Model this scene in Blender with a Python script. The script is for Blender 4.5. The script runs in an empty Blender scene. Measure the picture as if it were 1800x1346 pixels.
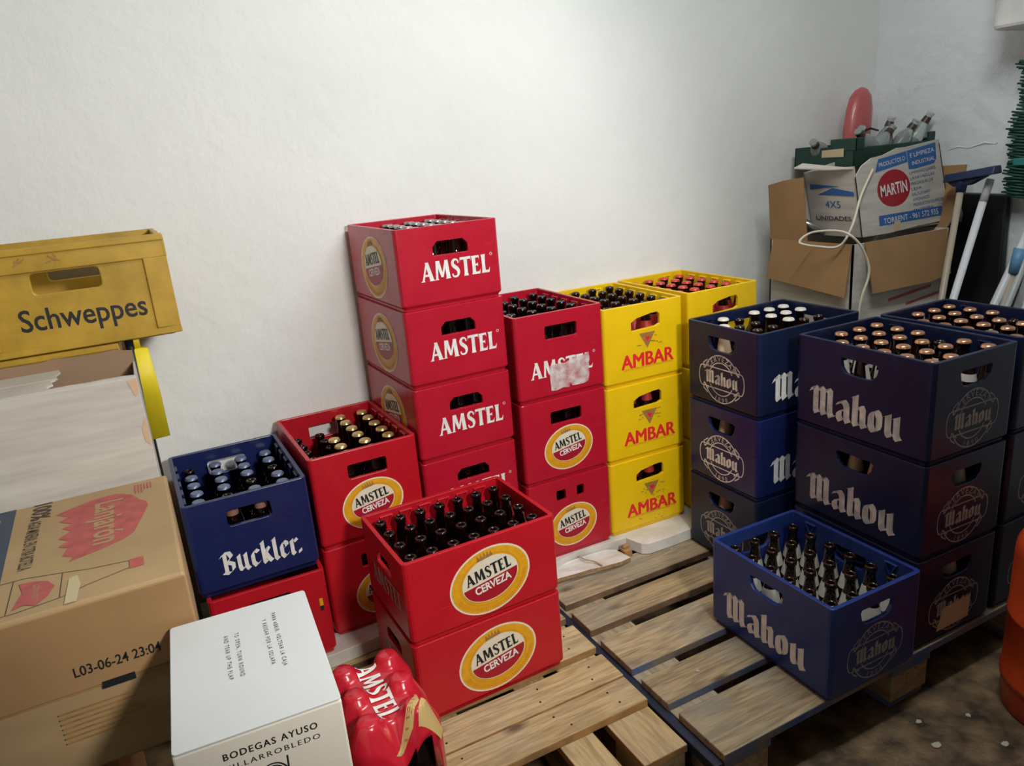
import bpy, bmesh, math, random
from mathutils import Vector, Matrix
from mathutils.geometry import tessellate_polygon
random.seed(7)
S = bpy.context.scene
PI = math.pi

# ------------------------------------------------------------------ camera
cam_d = bpy.data.cameras.new('camera')
cam = bpy.data.objects.new('camera', cam_d)
S.collection.objects.link(cam)
cam_d.sensor_width = 36.0
cam_d.lens = 1317.6 / 1800 * 36
cam_d.clip_start = 0.02
def cam_matrix(pitch, roll, yaw, loc):
    fwd = Vector((0, math.cos(pitch), -math.sin(pitch)))
    right = Vector((1, 0, 0)); up = right.cross(fwd)
    c, s = math.cos(roll), math.sin(roll)
    r2 = right * c + up * s; u2 = up * c - right * s
    m = Matrix((r2, u2, -fwd)).transposed()
    m = Matrix.Rotation(yaw, 3, 'Z') @ m
    m = m.to_4x4(); m.translation = Vector(loc)
    return m
cam.matrix_world = cam_matrix(0.293735, -0.085363, -math.radians(26.0), (0, 0, 1.42357))
S.camera = cam

# ------------------------------------------------------------------ light
S.view_settings.view_transform = 'Standard'
S.view_settings.look = 'None'
S.view_settings.gamma = 1.0
S.view_settings.use_curve_mapping = False
S.view_settings.exposure = 0.0
S.cycles.use_denoising = True
S.cycles.max_bounces = 8
S.cycles.glossy_bounces = 4
S.cycles.transmission_bounces = 6
S.cycles.caustics_reflective = False
S.cycles.caustics_refractive = False
W = bpy.data.worlds.new('world'); S.world = W
W.use_nodes = True
W.node_tree.nodes['Background'].inputs[0].default_value = (1.0, 0.93, 0.84, 1)
W.node_tree.nodes['Background'].inputs[1].default_value = 0.05
LAMP = (1.30, 0.98, 2.62)
def area(name, loc, size, power, col, rot=(0, 0, 0)):
    d = bpy.data.lights.new(name, 'AREA'); d.shape = 'RECTANGLE'
    d.size, d.size_y = size; d.energy = power; d.color = col
    o = bpy.data.objects.new(name, d); o.location = loc; o.rotation_euler = rot
    S.collection.objects.link(o); return o
area('tube_light', (LAMP[0], LAMP[1], LAMP[2] - 0.10), (1.2, 0.16), 15.5, (0.97, 1.0, 0.99))
def point(name, loc, power, col, rad):
    d = bpy.data.lights.new(name, 'POINT'); d.energy = power; d.color = col; d.shadow_soft_size = rad
    o = bpy.data.objects.new(name, d); o.location = loc; S.collection.objects.link(o); return o
for k in range(4):      # the bare tubes also shine sideways
    point('tube_side_light', (LAMP[0] - .45 + .3 * k, LAMP[1], LAMP[2] - 0.10), 5.0, (0.93, 1.0, 1.0), .07)
def aim(loc, to): return (Vector(to) - Vector(loc)).to_track_quat('-Z', 'Y').to_euler()
FRONT_FILL = (0.74, -0.40, 1.78)     # added front light behind the camera, cone shaped to keep the right dim
d_ = bpy.data.lights.new('entry_spot', 'SPOT'); d_.energy = 142; d_.color = (1.0, 0.985, 0.93); d_.shadow_soft_size = .12
d_.spot_size = math.radians(70); d_.spot_blend = .60
o_ = bpy.data.objects.new('entry_spot', d_); S.collection.objects.link(o_); o_.location = FRONT_FILL; o_.rotation_euler = aim(FRONT_FILL, (0.50, 2.0, 1.05))

# ------------------------------------------------------------------ helpers
COL = S.collection
class MB:
    """collects faces; build() links them as one mesh object"""
    def __init__(self): self.v = []; self.f = []; self.m = []; self.s = []
    def add(self, verts, faces, mat=0, smooth=False):
        b = len(self.v); self.v += [tuple(p) for p in verts]
        for f in faces:
            self.f.append([b + i for i in f]); self.m.append(mat); self.s.append(smooth)
    def box(self, a, b, mat=0, sidemat=None, endmat=None):
        x0, y0, z0 = a; x1, y1, z1 = b
        v = [(x0,y0,z0),(x1,y0,z0),(x1,y1,z0),(x0,y1,z0),(x0,y0,z1),(x1,y0,z1),(x1,y1,z1),(x0,y1,z1)]
        sm = mat if sidemat is None else sidemat
        self.add(v, [(3,2,1,0),(4,5,6,7)], mat)
        self.add(v, [(0,1,5,4),(2,3,7,6)], sm)
        self.add(v, [(1,2,6,5),(3,0,4,7)], sm if endmat is None else endmat)
    def hexa(self, v, mat=0):
        """8 corners: bottom 4 ccw, top 4 ccw"""
        self.add(v, [(3,2,1,0),(4,5,6,7),(0,1,5,4),(1,2,6,5),(2,3,7,6),(3,0,4,7)], mat)
    def prism(self, poly, z0, z1, mat=0, sidemat=None, fn=None):
        n = len(poly); fn = fn or (lambda x, y, z: (x, y, z))
        v = [fn(x, y, z0) for x, y in poly] + [fn(x, y, z1) for x, y in poly]
        self.add(v, [tuple(range(n))[::-1], tuple(range(n, 2*n))], mat)
        self.add(v, [(i, (i+1) % n, n + (i+1) % n, n + i) for i in range(n)], mat if sidemat is None else sidemat)
    def tube(self, pts, r, seg=10, mat=0, caps=True):
        pts = [Vector(p) for p in pts]; rs = r if isinstance(r, (list, tuple)) else [r]*len(pts)
        rings = []; up = None
        for i, p in enumerate(pts):
            t = (pts[min(i+1, len(pts)-1)] - pts[max(i-1, 0)]).normalized()
            if up is None: up = Vector((0,0,1)) if abs(t.z) < .9 else Vector((1,0,0))
            a = t.cross(up).normalized(); up = a.cross(t).normalized(); b = up
            rings.append([p + (a*math.cos(2*PI*k/seg) + b*math.sin(2*PI*k/seg))*rs[i] for k in range(seg)])
        v = [q for g in rings for q in g]; f = []
        for i in range(len(pts)-1):
            for k in range(seg):
                f.append((i*seg+k, i*seg+(k+1) % seg, (i+1)*seg+(k+1) % seg, (i+1)*seg+k))
        self.add(v, f, mat, True)
        if caps:
            self.add(v, [tuple(range(seg))[::-1], tuple(range((len(pts)-1)*seg, len(pts)*seg))], mat)
    def lathe(self, prof, seg=20, mat=0, cap0=True, cap1=True, c=(0,0)):
        v = [(c[0]+r*math.cos(2*PI*k/seg), c[1]+r*math.sin(2*PI*k/seg), z) for r, z in prof for k in range(seg)]
        f = [(i*seg+k, i*seg+(k+1) % seg, (i+1)*seg+(k+1) % seg, (i+1)*seg+k) for i in range(len(prof)-1) for k in range(seg)]
        self.add(v, f, mat, True)
        n = len(prof)
        if cap0: self.add(v, [tuple(range(seg))[::-1]], mat)
        if cap1: self.add(v, [tuple(range((n-1)*seg, n*seg))], mat)
    def mesh(self, name, mats):
        me = bpy.data.meshes.new(name)
        me.from_pydata(self.v, [], self.f); me.update()
        for m in (mats if isinstance(mats, (list, tuple)) else [mats]): me.materials.append(m)
        me.polygons.foreach_set('material_index', self.m)
        me.polygons.foreach_set('use_smooth', self.s)
        return me
    def build(self, name, mats, parent=None, loc=None, rot=None, bevel=0, angle=None, recalc=True):
        me = self.mesh(name, mats)
        bm = bmesh.new(); bm.from_mesh(me)
        bmesh.ops.remove_doubles(bm, verts=bm.verts, dist=1e-6)
        if recalc: bmesh.ops.recalc_face_normals(bm, faces=bm.faces)
        bm.to_mesh(me); bm.free()
        o = bpy.data.objects.new(name, me); COL.objects.link(o)
        if parent: o.parent = parent
        if loc: o.location = loc
        if rot: o.rotation_euler = rot
        if bevel:
            b = o.modifiers.new('bevel', 'BEVEL'); b.width = bevel; b.segments = 2
            b.limit_method = 'ANGLE'; b.angle_limit = math.radians(35)
        return o
def tag(o, label=None, cat=None, group=None, kind=None):
    if label: o['label'] = label
    if cat: o['category'] = cat
    if group: o['group'] = group
    if kind: o['kind'] = kind
    return o
def empty(name, loc, rz=0, label=None, cat=None, group=None):
    o = bpy.data.objects.new(name, None); COL.objects.link(o)
    o.location = loc; o.rotation_euler = (0, 0, rz); o.empty_display_size = .05
    return tag(o, label, cat, group)

# ------------------------------------------------------------------ materials
def nodes_of(m):
    m.use_nodes = True; nt = m.node_tree
    return nt, nt.nodes, nt.links, nt.nodes['Principled BSDF']
def mat(name, col, rough=.5, metal=0.0, var=.0, vscale=8, bump=0.0, bscale=60, spec=.5, coat=0.0, trans=0.0, col2=None, stretch=(1,1,1), detail=4, ior=1.5):
    m = bpy.data.materials.new(name); nt, N, L, b = nodes_of(m)
    b.inputs['Base Color'].default_value = (*col, 1); b.inputs['Roughness'].default_value = rough
    b.inputs['Metallic'].default_value = metal; b.inputs['Specular IOR Level'].default_value = spec
    b.inputs['Coat Weight'].default_value = coat; b.inputs['Transmission Weight'].default_value = trans
    b.inputs['IOR'].default_value = ior
    if var or col2 or bump:
        tc = N.new('ShaderNodeTexCoord'); mp = N.new('ShaderNodeMapping'); mp.inputs['Scale'].default_value = stretch
        L.new(tc.outputs['Object'], mp.inputs['Vector'])
    if var or col2:
        n = N.new('ShaderNodeTexNoise'); n.inputs['Scale'].default_value = vscale; n.inputs['Detail'].default_value = detail
        L.new(mp.outputs[0], n.inputs['Vector'])
        r = N.new('ShaderNodeValToRGB'); r.color_ramp.elements[0].position = .35; r.color_ramp.elements[1].position = .68
        c2 = col2 or tuple(c*(1-var) for c in col)
        r.color_ramp.elements[0].color = (*c2, 1); r.color_ramp.elements[1].color = (*col, 1)
        L.new(n.outputs['Fac'], r.inputs[0]); L.new(r.outputs[0], b.inputs['Base Color'])
    if bump:
        n2 = N.new('ShaderNodeTexNoise'); n2.inputs['Scale'].default_value = bscale; n2.inputs['Detail'].default_value = 5
        L.new(mp.outputs[0], n2.inputs['Vector'])
        bp = N.new('ShaderNodeBump'); bp.inputs['Strength'].default_value = bump; bp.inputs['Distance'].default_value = .01
        L.new(n2.outputs['Fac'], bp.inputs['Height']); L.new(bp.outputs[0], b.inputs['Normal'])
    return m
def plastic(name, col, rough=.38, dirt=.25, dirtcol=None):
    """crate plastic: large soft scuffs in colour, fine scuffs in gloss"""
    m = bpy.data.materials.new(name); nt, N, L, b = nodes_of(m)
    tc = N.new('ShaderNodeTexCoord')
    n = N.new('ShaderNodeTexNoise'); n.inputs['Scale'].default_value = 9; n.inputs['Detail'].default_value = 8; n.inputs['Roughness'].default_value = .65
    L.new(tc.outputs['Object'], n.inputs['Vector'])
    r = N.new('ShaderNodeValToRGB'); r.color_ramp.elements[0].position = .3; r.color_ramp.elements[1].position = .62
    dc = dirtcol or tuple(c*(1-dirt) for c in col)
    r.color_ramp.elements[0].color = (*dc, 1); r.color_ramp.elements[1].color = (*col, 1)
    L.new(n.outputs['Fac'], r.inputs[0])
    # thin pale scratches
    mp = N.new('ShaderNodeMapping'); mp.inputs['Scale'].default_value = (14, 14, 140); L.new(tc.outputs['Object'], mp.inputs['Vector'])
    s = N.new('ShaderNodeTexNoise'); s.inputs['Scale'].default_value = 1.2; s.inputs['Detail'].default_value = 3; L.new(mp.outputs[0], s.inputs['Vector'])
    sr = N.new('ShaderNodeValToRGB'); sr.color_ramp.elements[0].position = .68; sr.color_ramp.elements[1].position = .76
    sr.color_ramp.elements[0].color = (0,0,0,1); sr.color_ramp.elements[1].color = (.12,.12,.12,1)
    L.new(s.outputs['Fac'], sr.inputs[0])
    mx = N.new('ShaderNodeMix'); mx.data_type = 'RGBA'; L.new(sr.outputs[0], mx.inputs['Factor'])
    L.new(r.outputs[0], mx.inputs['A']); mx.inputs['B'].default_value = (*[min(1, c*1.3+.12) for c in col], 1)
    L.new(mx.outputs['Result'], b.inputs['Base Color'])
    rr = N.new('ShaderNodeMapRange'); rr.inputs['To Min'].default_value = rough-.07; rr.inputs['To Max'].default_value = rough+.12
    L.new(n.outputs['Fac'], rr.inputs['Value']); L.new(rr.outputs[0], b.inputs['Roughness'])
    bp = N.new('ShaderNodeBump'); bp.inputs['Strength'].default_value = .04; bp.inputs['Distance'].default_value = .004
    L.new(n.outputs['Fac'], bp.inputs['Height']); L.new(bp.outputs[0], b.inputs['Normal'])
    return m
def wood(name, light, dark, axis='x', knots=True, grey=(.33,.30,.25), greyamt=.4):
    m = bpy.data.materials.new(name); nt, N, L, b = nodes_of(m)
    tc = N.new('ShaderNodeTexCoord'); oi = N.new('ShaderNodeObjectInfo')
    off = N.new('ShaderNodeVectorMath'); off.operation = 'MULTIPLY_ADD'
    rv = N.new('ShaderNodeCombineXYZ')
    for k in range(3): L.new(oi.outputs['Random'], rv.inputs[k])
    L.new(rv.outputs[0], off.inputs[0]); off.inputs[1].default_value = (7, 5, 3); L.new(tc.outputs['Object'], off.inputs[2])
    mp = N.new('ShaderNodeMapping'); mp.inputs['Scale'].default_value = (1.6, 16, 16) if axis == 'x' else (16, 1.6, 16)
    L.new(off.outputs[0], mp.inputs['Vector'])
    n = N.new('ShaderNodeTexNoise'); n.inputs['Scale'].default_value = 1.3; n.inputs['Detail'].default_value = 3; n.inputs['Distortion'].default_value = 1.2
    L.new(mp.outputs[0], n.inputs['Vector'])
    w = N.new('ShaderNodeMath'); w.operation = 'MULTIPLY'; w.inputs[1].default_value = 24; L.new(n.outputs['Fac'], w.inputs[0])
    sn = N.new('ShaderNodeMath'); sn.operation = 'SINE'; L.new(w.outputs[0], sn.inputs[0])
    r = N.new('ShaderNodeMapRange'); r.inputs['From Min'].default_value = -1; L.new(sn.outputs[0], r.inputs['Value'])
    f = N.new('ShaderNodeTexNoise'); f.inputs['Scale'].default_value = 11; f.inputs['Detail'].default_value = 6; L.new(mp.outputs[0], f.inputs['Vector'])
    mxf = N.new('ShaderNodeMath'); mxf.operation = 'MULTIPLY_ADD'; mxf.inputs[1].default_value = .30
    L.new(r.outputs[0], mxf.inputs[0]); 
    f2 = N.new('ShaderNodeMath'); f2.operation = 'MULTIPLY'; f2.inputs[1].default_value = .78; L.new(f.outputs['Fac'], f2.inputs[0]); L.new(f2.outputs[0], mxf.inputs[2])
    cr = N.new('ShaderNodeValToRGB'); cr.color_ramp.elements[0].position = .24; cr.color_ramp.elements[1].position = .76
    cr.color_ramp.elements[0].color = (*dark, 1); cr.color_ramp.elements[1].color = (*light, 1); L.new(mxf.outputs[0], cr.inputs[0])
    g = N.new('ShaderNodeTexNoise'); g.inputs['Scale'].default_value = 5; g.inputs['Detail'].default_value = 6; L.new(off.outputs[0], g.inputs['Vector'])
    gr = N.new('ShaderNodeMapRange'); gr.inputs['From Min'].default_value = .4; gr.inputs['From Max'].default_value = .75; gr.inputs['To Max'].default_value = greyamt
    L.new(g.outputs['Fac'], gr.inputs['Value'])
    mx = N.new('ShaderNodeMix'); mx.data_type = 'RGBA'; L.new(gr.outputs[0], mx.inputs['Factor']); L.new(cr.outputs[0], mx.inputs['A']); mx.inputs['B'].default_value = (*grey, 1)
    # knots
    vo = N.new('ShaderNodeTexVoronoi'); vo.inputs['Scale'].default_value = 1.0
    mk = N.new('ShaderNodeMapping'); mk.inputs['Scale'].default_value = (4, 9, 9) if axis == 'x' else (9, 4, 9); L.new(off.outputs[0], mk.inputs['Vector']); L.new(mk.outputs[0], vo.inputs['Vector'])
    kr = N.new('ShaderNodeMapRange'); kr.inputs['From Min'].default_value = .05; kr.inputs['From Max'].default_value = .16; kr.inputs['To Min'].default_value = .8; kr.inputs['To Max'].default_value = 0
    L.new(vo.outputs['Distance'], kr.inputs['Value'])
    mx2 = N.new('ShaderNodeMix'); mx2.data_type = 'RGBA'; L.new(kr.outputs[0], mx2.inputs['Factor']); L.new(mx.outputs['Result'], mx2.inputs['A']); mx2.inputs['B'].default_value = (.06,.035,.02,1)
    hs = N.new('ShaderNodeHueSaturation'); vm = N.new('ShaderNodeMapRange'); vm.inputs['To Min'].default_value = .78; vm.inputs['To Max'].default_value = 1.12
    L.new(oi.outputs['Random'], vm.inputs['Value']); L.new(vm.outputs[0], hs.inputs['Value']); L.new(mx2.outputs['Result'], hs.inputs['Color'])
    L.new(hs.outputs[0], b.inputs['Base Color']); b.inputs['Roughness'].default_value = .75; b.inputs['Specular IOR Level'].default_value = .25
    bp = N.new('ShaderNodeBump'); bp.inputs['Strength'].default_value = .35; bp.inputs['Distance'].default_value = .003
    L.new(mxf.outputs[0], bp.inputs['Height']); L.new(bp.outputs[0], b.inputs['Normal'])
    return m
def glassy(name, col, trans=1.0, rough=.04):
    return mat(name, col, rough=rough, trans=trans, ior=1.5)

M = {}
M['wall'] = mat('white_plaster', (.83,.83,.815), .85, col2=(.77,.775,.76), vscale=1.7, bump=.55, bscale=14, spec=.2, detail=9)
M['wall_r'] = mat('white_plaster_rough', (.80,.825,.83), .85, col2=(.72,.75,.76), vscale=2.5, bump=.9, bscale=16, spec=.2, detail=9)  # cool darker tone puts the dimmer light on the right wall into colour
M['ceil'] = mat('ceiling_paint', (.7,.7,.68), .9)
M['floor'] = mat('grimy_concrete', (.21,.135,.072), .45, col2=(.028,.019,.012), vscale=13, bump=.6, bscale=26, detail=8)
M['red'] = plastic('red_plastic', (.50,.008,.018), .3, dirt=.1)
M['reddeep'] = plastic('deep_red_plastic', (.48,.009,.028), .26, dirt=.1)
M['navy'] = plastic('navy_plastic', (.009,.015,.050), .30)
M['navy'].node_tree.nodes['Principled BSDF'].inputs['Specular IOR Level'].default_value = .36
M['blue'] = plastic('royal_blue_plastic', (.018,.042,.20), .30)
M['navyb'] = plastic('dark_blue_plastic', (.010,.018,.095), .27)
M['yellow'] = plastic('yellow_plastic', (.88,.555,.004), .36, dirt=.10)
M['amber'] = plastic('aged_amber_plastic', (.52,.31,.03), .42, dirt=.35)
M['lemon'] = mat('lemon_yellow_plastic', (.85,.68,.02), .5, var=.15)
M['white_ink'] = mat('white_print', (.86,.84,.80), .5, var=.18, vscale=40)
M['white_worn'] = mat('worn_white_print', (.74,.68,.60), .6, col2=(.38,.35,.34), vscale=35)
M['grey_ink'] = mat('greyed_print', (.42,.40,.38), .6, var=.35, vscale=35)
M['cream'] = mat('cream_print', (.80,.72,.56), .45, var=.08)
M['orange'] = mat('orange_print', (.80,.38,.012), .45, var=.15, vscale=60)
M['orange2'] = mat('dull_orange_print', (.62,.24,.01), .5)
M['redink'] = mat('dark_red_print', (.36,.006,.02), .45)
M['blackink'] = mat('black_print', (.012,.012,.014), .5)
M['brownink'] = mat('brown_print', (.42,.20,.05), .6, var=.3, vscale=50)
M['ambarred'] = mat('red_print', (.82,.02,.025), .5, var=.1, vscale=40)
M['glass'] = mat('brown_glass', (.016,.0045,.002), .05, trans=.2, spec=.6)
M['glassdark'] = mat('dark_brown_glass', (.006,.0022,.002), .05, trans=.08, spec=.6)
M['clear'] = mat('clear_glass', (.80,.88,.84), .07, trans=.72, ior=1.3)
M['cap_gold'] = mat('gold_cap', (.75,.55,.22), .3, .8)
M['cap_orange'] = mat('copper_orange_cap', (.62,.31,.17), .30, .75)
M['cap_white'] = mat('white_cap', (.75,.70,.62), .4, .1)
M['cap_silver'] = mat('silver_cap', (.40,.37,.36), .3, .7)
M['cap_blue'] = mat('blue_grey_cap', (.16,.20,.32), .35, .4)
M['cap_red'] = mat('red_cap', (.60,.05,.03), .35, .2)
M['lab_white'] = mat('white_paper_label', (.72,.68,.60), .55, var=.15, vscale=60)
M['lab_red'] = mat('red_paper_label', (.45,.03,.03), .5)
M['lab_tan'] = mat('tan_paper_label', (.66,.46,.27), .5)
M['lab_copper'] = mat('copper_foil_label', (.55,.30,.20), .35, .5)
M['deck'] = wood('pine_boards', (.62,.45,.23), (.33,.21,.09))
M['decky'] = wood('pine_cross_boards', (.60,.43,.22), (.34,.22,.10), 'y')
M['deck2'] = wood('weathered_boards', (.50,.375,.215), (.23,.165,.095), grey=(.27,.27,.24), greyamt=.7)
M['deck2y'] = wood('weathered_cross_boards', (.40,.31,.20), (.22,.16,.10), 'y', greyamt=.6)
M['block'] = wood('chip_block', (.48,.33,.19), (.26,.16,.08), 'y')
M['bluepaint'] = mat('worn_blue_paint', (.05,.13,.32), .6, col2=(.24,.18,.12), vscale=9, detail=8)
M['edgeorange'] = mat('sawn_orange_edge', (.50,.27,.10), .7, var=.4, vscale=20)
M['edgebrown'] = mat('stained_brown_edge', (.26,.15,.085), .75, var=.5, vscale=16)
M['navypaint'] = mat('navy_paint', (.012,.022,.05), .55, var=.4, vscale=14)
M['melamine'] = mat('white_melamine', (.82,.80,.76), .35, col2=(.60,.56,.50), vscale=12, detail=8)
M['chip'] = mat('chipboard_core', (.42,.26,.13), .85, var=.4, vscale=80)
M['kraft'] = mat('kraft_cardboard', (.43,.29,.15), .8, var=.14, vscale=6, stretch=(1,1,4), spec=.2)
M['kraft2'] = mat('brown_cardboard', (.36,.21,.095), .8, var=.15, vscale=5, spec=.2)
M['kraftin'] = mat('inner_cardboard', (.33,.21,.13), .85, var=.15, vscale=5, spec=.2)
M['wcard'] = mat('white_cardboard', (.62,.58,.52), .65, col2=(.49,.45,.40), vscale=5, stretch=(1,1,9), spec=.25)
M['wine_top'] = mat('white_coated_card', (.62,.63,.63), .5, var=.05, vscale=5)  # white lid toned down to offset the strong front light
M['wine_side'] = mat('cream_coated_card', (.86,.79,.68), .55, var=.06, vscale=5)  # warm bright tone puts the front light on the white sides into colour
M['film'] = mat('red_shrink_film', (.52,.010,.026), .26, var=.12, vscale=20, coat=.35)
M['goldfilm'] = mat('gold_film_print', (.62,.42,.17), .3, .3)
M['gas'] = mat('orange_enamel', (.72,.075,.015), .38, var=.2, vscale=12)
M['darkgreen'] = mat('dark_green_plastic', (.008,.045,.03), .5, var=.3)
M['teal'] = mat('green_bristle', (.008,.07,.055), .6, var=.4, vscale=60)
M['black'] = mat('black_plastic', (.008,.008,.009), .4, var=.3, vscale=8)
M['blueplast'] = mat('dark_blue_rubber', (.012,.02,.07), .45)
M['beige'] = mat('beige_metal_tube', (.42,.36,.28), .4)
M['whitetube'] = mat('white_tube', (.70,.72,.76), .35)
M['greytube'] = mat('grey_tube', (.45,.47,.48), .4)
M['lightblue'] = mat('light_blue_plastic', (.13,.30,.50), .45)
M['chrome'] = mat('chrome_metal', (.6,.6,.6), .18, .9)
M['cable'] = mat('ivory_cable', (.66,.60,.48), .45)
M['jug'] = mat('white_translucent_plastic', (.70,.68,.66), .3, var=.2, vscale=8)
M['wrap'] = mat('clear_plastic_wrap', (.9,.9,.9), .12)
M['bag'] = mat('milky_plastic_bag', (.62,.63,.62), .35, trans=.35, ior=1.1, bump=.8, bscale=22)
M['redwrap'] = mat('red_fabric', (.50,.012,.014), .4, var=.15, vscale=20, coat=.3)
M['blueink'] = mat('blue_print', (.03,.13,.38), .6, var=.12, vscale=40)
M['pinkink'] = mat('faded_red_print', (.48,.10,.09), .65, var=.25, vscale=40)
M['navyink'] = mat('navy_print', (.05,.065,.10), .65, var=.15)
M['tape'] = mat('clear_brown_tape', (.52,.42,.25), .3)
M['scrap'] = mat('pale_scrap', (.42,.38,.31), .6)
for k_, a_ in (('wrap', .10),):
    M[k_].node_tree.nodes['Principled BSDF'].inputs['Alpha'].default_value = a_
M['darkbrown'] = mat('dark_brown_print', (.06,.045,.035), .65)
M['darkband'] = mat('dark_neck_band', (.05,.03,.02), .4)
M['smudge'] = mat('faint_smudge', (.50,.46,.41), .7)
M['tubeglow'] = mat('lamp_tube', (1,1,1), .5)
_b = M['tubeglow'].node_tree.nodes['Principled BSDF']; _b.inputs['Emission Color'].default_value = (1,.97,.9,1); _b.inputs['Emission Strength'].default_value = 6

# ------------------------------------------------------------------ 2D prints
def font_polys(txt, h=1.0, bold=0.0, width=None, align='c', spacing=1.0):
    c = bpy.data.curves.new('txt', 'FONT'); c.body = txt; c.size = 1.0; c.offset = bold; c.resolution_u = 3
    c.space_character = spacing
    o = bpy.data.objects.new('txt', c)
    me = bpy.data.meshes.new_from_object(o)
    vs = [(v.co.x, v.co.y) for v in me.vertices]; fs = [tuple(p.vertices) for p in me.polygons]
    bpy.data.objects.remove(o); bpy.data.curves.remove(c); bpy.data.meshes.remove(me)
    if not vs: return [], []
    xs = [v[0] for v in vs]
    x0, x1 = min(xs), max(xs)
    sy = h / 0.73
    sx = width/(x1-x0) if width else sy
    ox = {'c': (x0+x1)/2, 'l': x0, 'r': x1}[align]
    return [((x-ox)*sx, y*sy) for x, y in vs], fs
class Print:
    def __init__(self): self.q = []          # (verts2d, faces, layer, mat)
    def poly(self, pts, layer=0, mat=0): self.q.append((list(pts), [tuple(range(len(pts)))], layer, mat))
    def raw(self, vs, fs, layer=0, mat=0, off=(0,0), rot=0, sc=1):
        c, s = math.cos(rot)*sc, math.sin(rot)*sc
        self.q.append(([(x*c-y*s+off[0], x*s+y*c+off[1]) for x, y in vs], fs, layer, mat))
    def text(self, txt, cx, cy, h, layer=0, mat=0, width=None, bold=0, rot=0, align='c', spacing=1.0):
        v, f = font_polys(txt, h, bold, width, align, spacing)
        v = [(x, y-h/2) for x, y in v]
        self.raw(v, f, layer, mat, (cx, cy), rot)
    def ellipse(self, cx, cy, a, b, layer=0, mat=0, n=48, a0=0, a1=2*PI):
        full = abs(a1-a0-2*PI) < 1e-6
        k = n if full else n+1
        self.poly([(cx+a*math.cos(a0+(a1-a0)*i/n), cy+b*math.sin(a0+(a1-a0)*i/n)) for i in range(k)], layer, mat)
    def ring(self, cx, cy, a, b, th, layer=0, mat=0, a0=0, a1=2*PI, n=40):
        vs = []
        for i in range(n+1):
            t = a0+(a1-a0)*i/n
            vs += [(cx+a*math.cos(t), cy+b*math.sin(t)), (cx+(a-th)*math.cos(t), cy+(b-th)*math.sin(t))]
        self.q.append((vs, [(2*i, 2*i+2, 2*i+3, 2*i+1) for i in range(n)], layer, mat))
    def line(self, p, q, w, layer=0, mat=0):
        d = Vector((q[0]-p[0], q[1]-p[1])); n = Vector((-d.y, d.x)).normalized()*w/2
        self.poly([(p[0]-n.x,p[1]-n.y),(q[0]-n.x,q[1]-n.y),(q[0]+n.x,q[1]+n.y),(p[0]+n.x,p[1]+n.y)], layer, mat)
    def strip(self, pts, ws, layer=0, mat=0):
        vs = []; n = len(pts)
        for i, p in enumerate(pts):
            a = pts[max(0,i-1)]; b = pts[min(n-1,i+1)]
            d = Vector((b[0]-a[0], b[1]-a[1])).normalized(); w = (ws[i] if isinstance(ws,(list,tuple)) else ws)/2
            vs += [(p[0]-d.y*w, p[1]+d.x*w), (p[0]+d.y*w, p[1]-d.x*w)]
        self.q.append((vs, [(2*i,2*i+2,2*i+3,2*i+1) for i in range(n-1)], layer, mat))
    def nib(self, pts, w, ang, layer=0, mat=0):
        n = (math.cos(ang)*w/2, math.sin(ang)*w/2); vs = []
        for p in pts: vs += [(p[0]-n[0],p[1]-n[1]),(p[0]+n[0],p[1]+n[1])]
        self.q.append((vs, [(2*i,2*i+2,2*i+3,2*i+1) for i in range(len(pts)-1)], layer, mat))
    def merge(self, other, off=(0,0), sc=1, layer=0, matmap=None, shear=0, sx=1):
        for vs, fs, l, m in other.q:
            self.q.append(([((x+shear*y)*sc*sx+off[0], y*sc+off[1]) for x, y in vs], fs, l+layer, m if matmap is None else matmap))
    def bounds(self):
        xs = [x for q in self.q for x, y in q[0]]; return min(xs), max(xs)
    def emit(self, name, mats, fn, parent, base=.0006, step=.0004):
        """each face is turned so that its normal looks outward along fn's third axis"""
        mb = MB()
        for k, (vs, fs, l, m) in enumerate(self.q):     # ink laid stroke over stroke, never two faces in one plane
            z = base+step*l+(k % 16)*1.2e-5; ff = []
            for f in fs:
                a = sum(vs[f[i]][0]*vs[f[(i+1) % len(f)]][1]-vs[f[(i+1) % len(f)]][0]*vs[f[i]][1] for i in range(len(f)))
                ff.append(f if a > 0 else tuple(reversed(f)))
            mb.add([fn(x, y, z) for x, y in vs], ff, m)
        return mb.build(name, mats, parent, recalc=False)
def smoothpts(p, k=4):
    out = []
    for i in range(len(p)-1):
        a = p[max(0,i-1)]; b = p[i]; c = p[i+1]; d = p[min(len(p)-1,i+2)]
        for j in range(k):
            t = j/k
            out.append(tuple(.5*((2*b[q])+(-a[q]+c[q])*t+(2*a[q]-5*b[q]+4*c[q]-d[q])*t*t+(-a[q]+3*b[q]-3*c[q]+d[q])*t**3) for q in range(len(b))))
    out.append(tuple(p[-1])); return out
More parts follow.
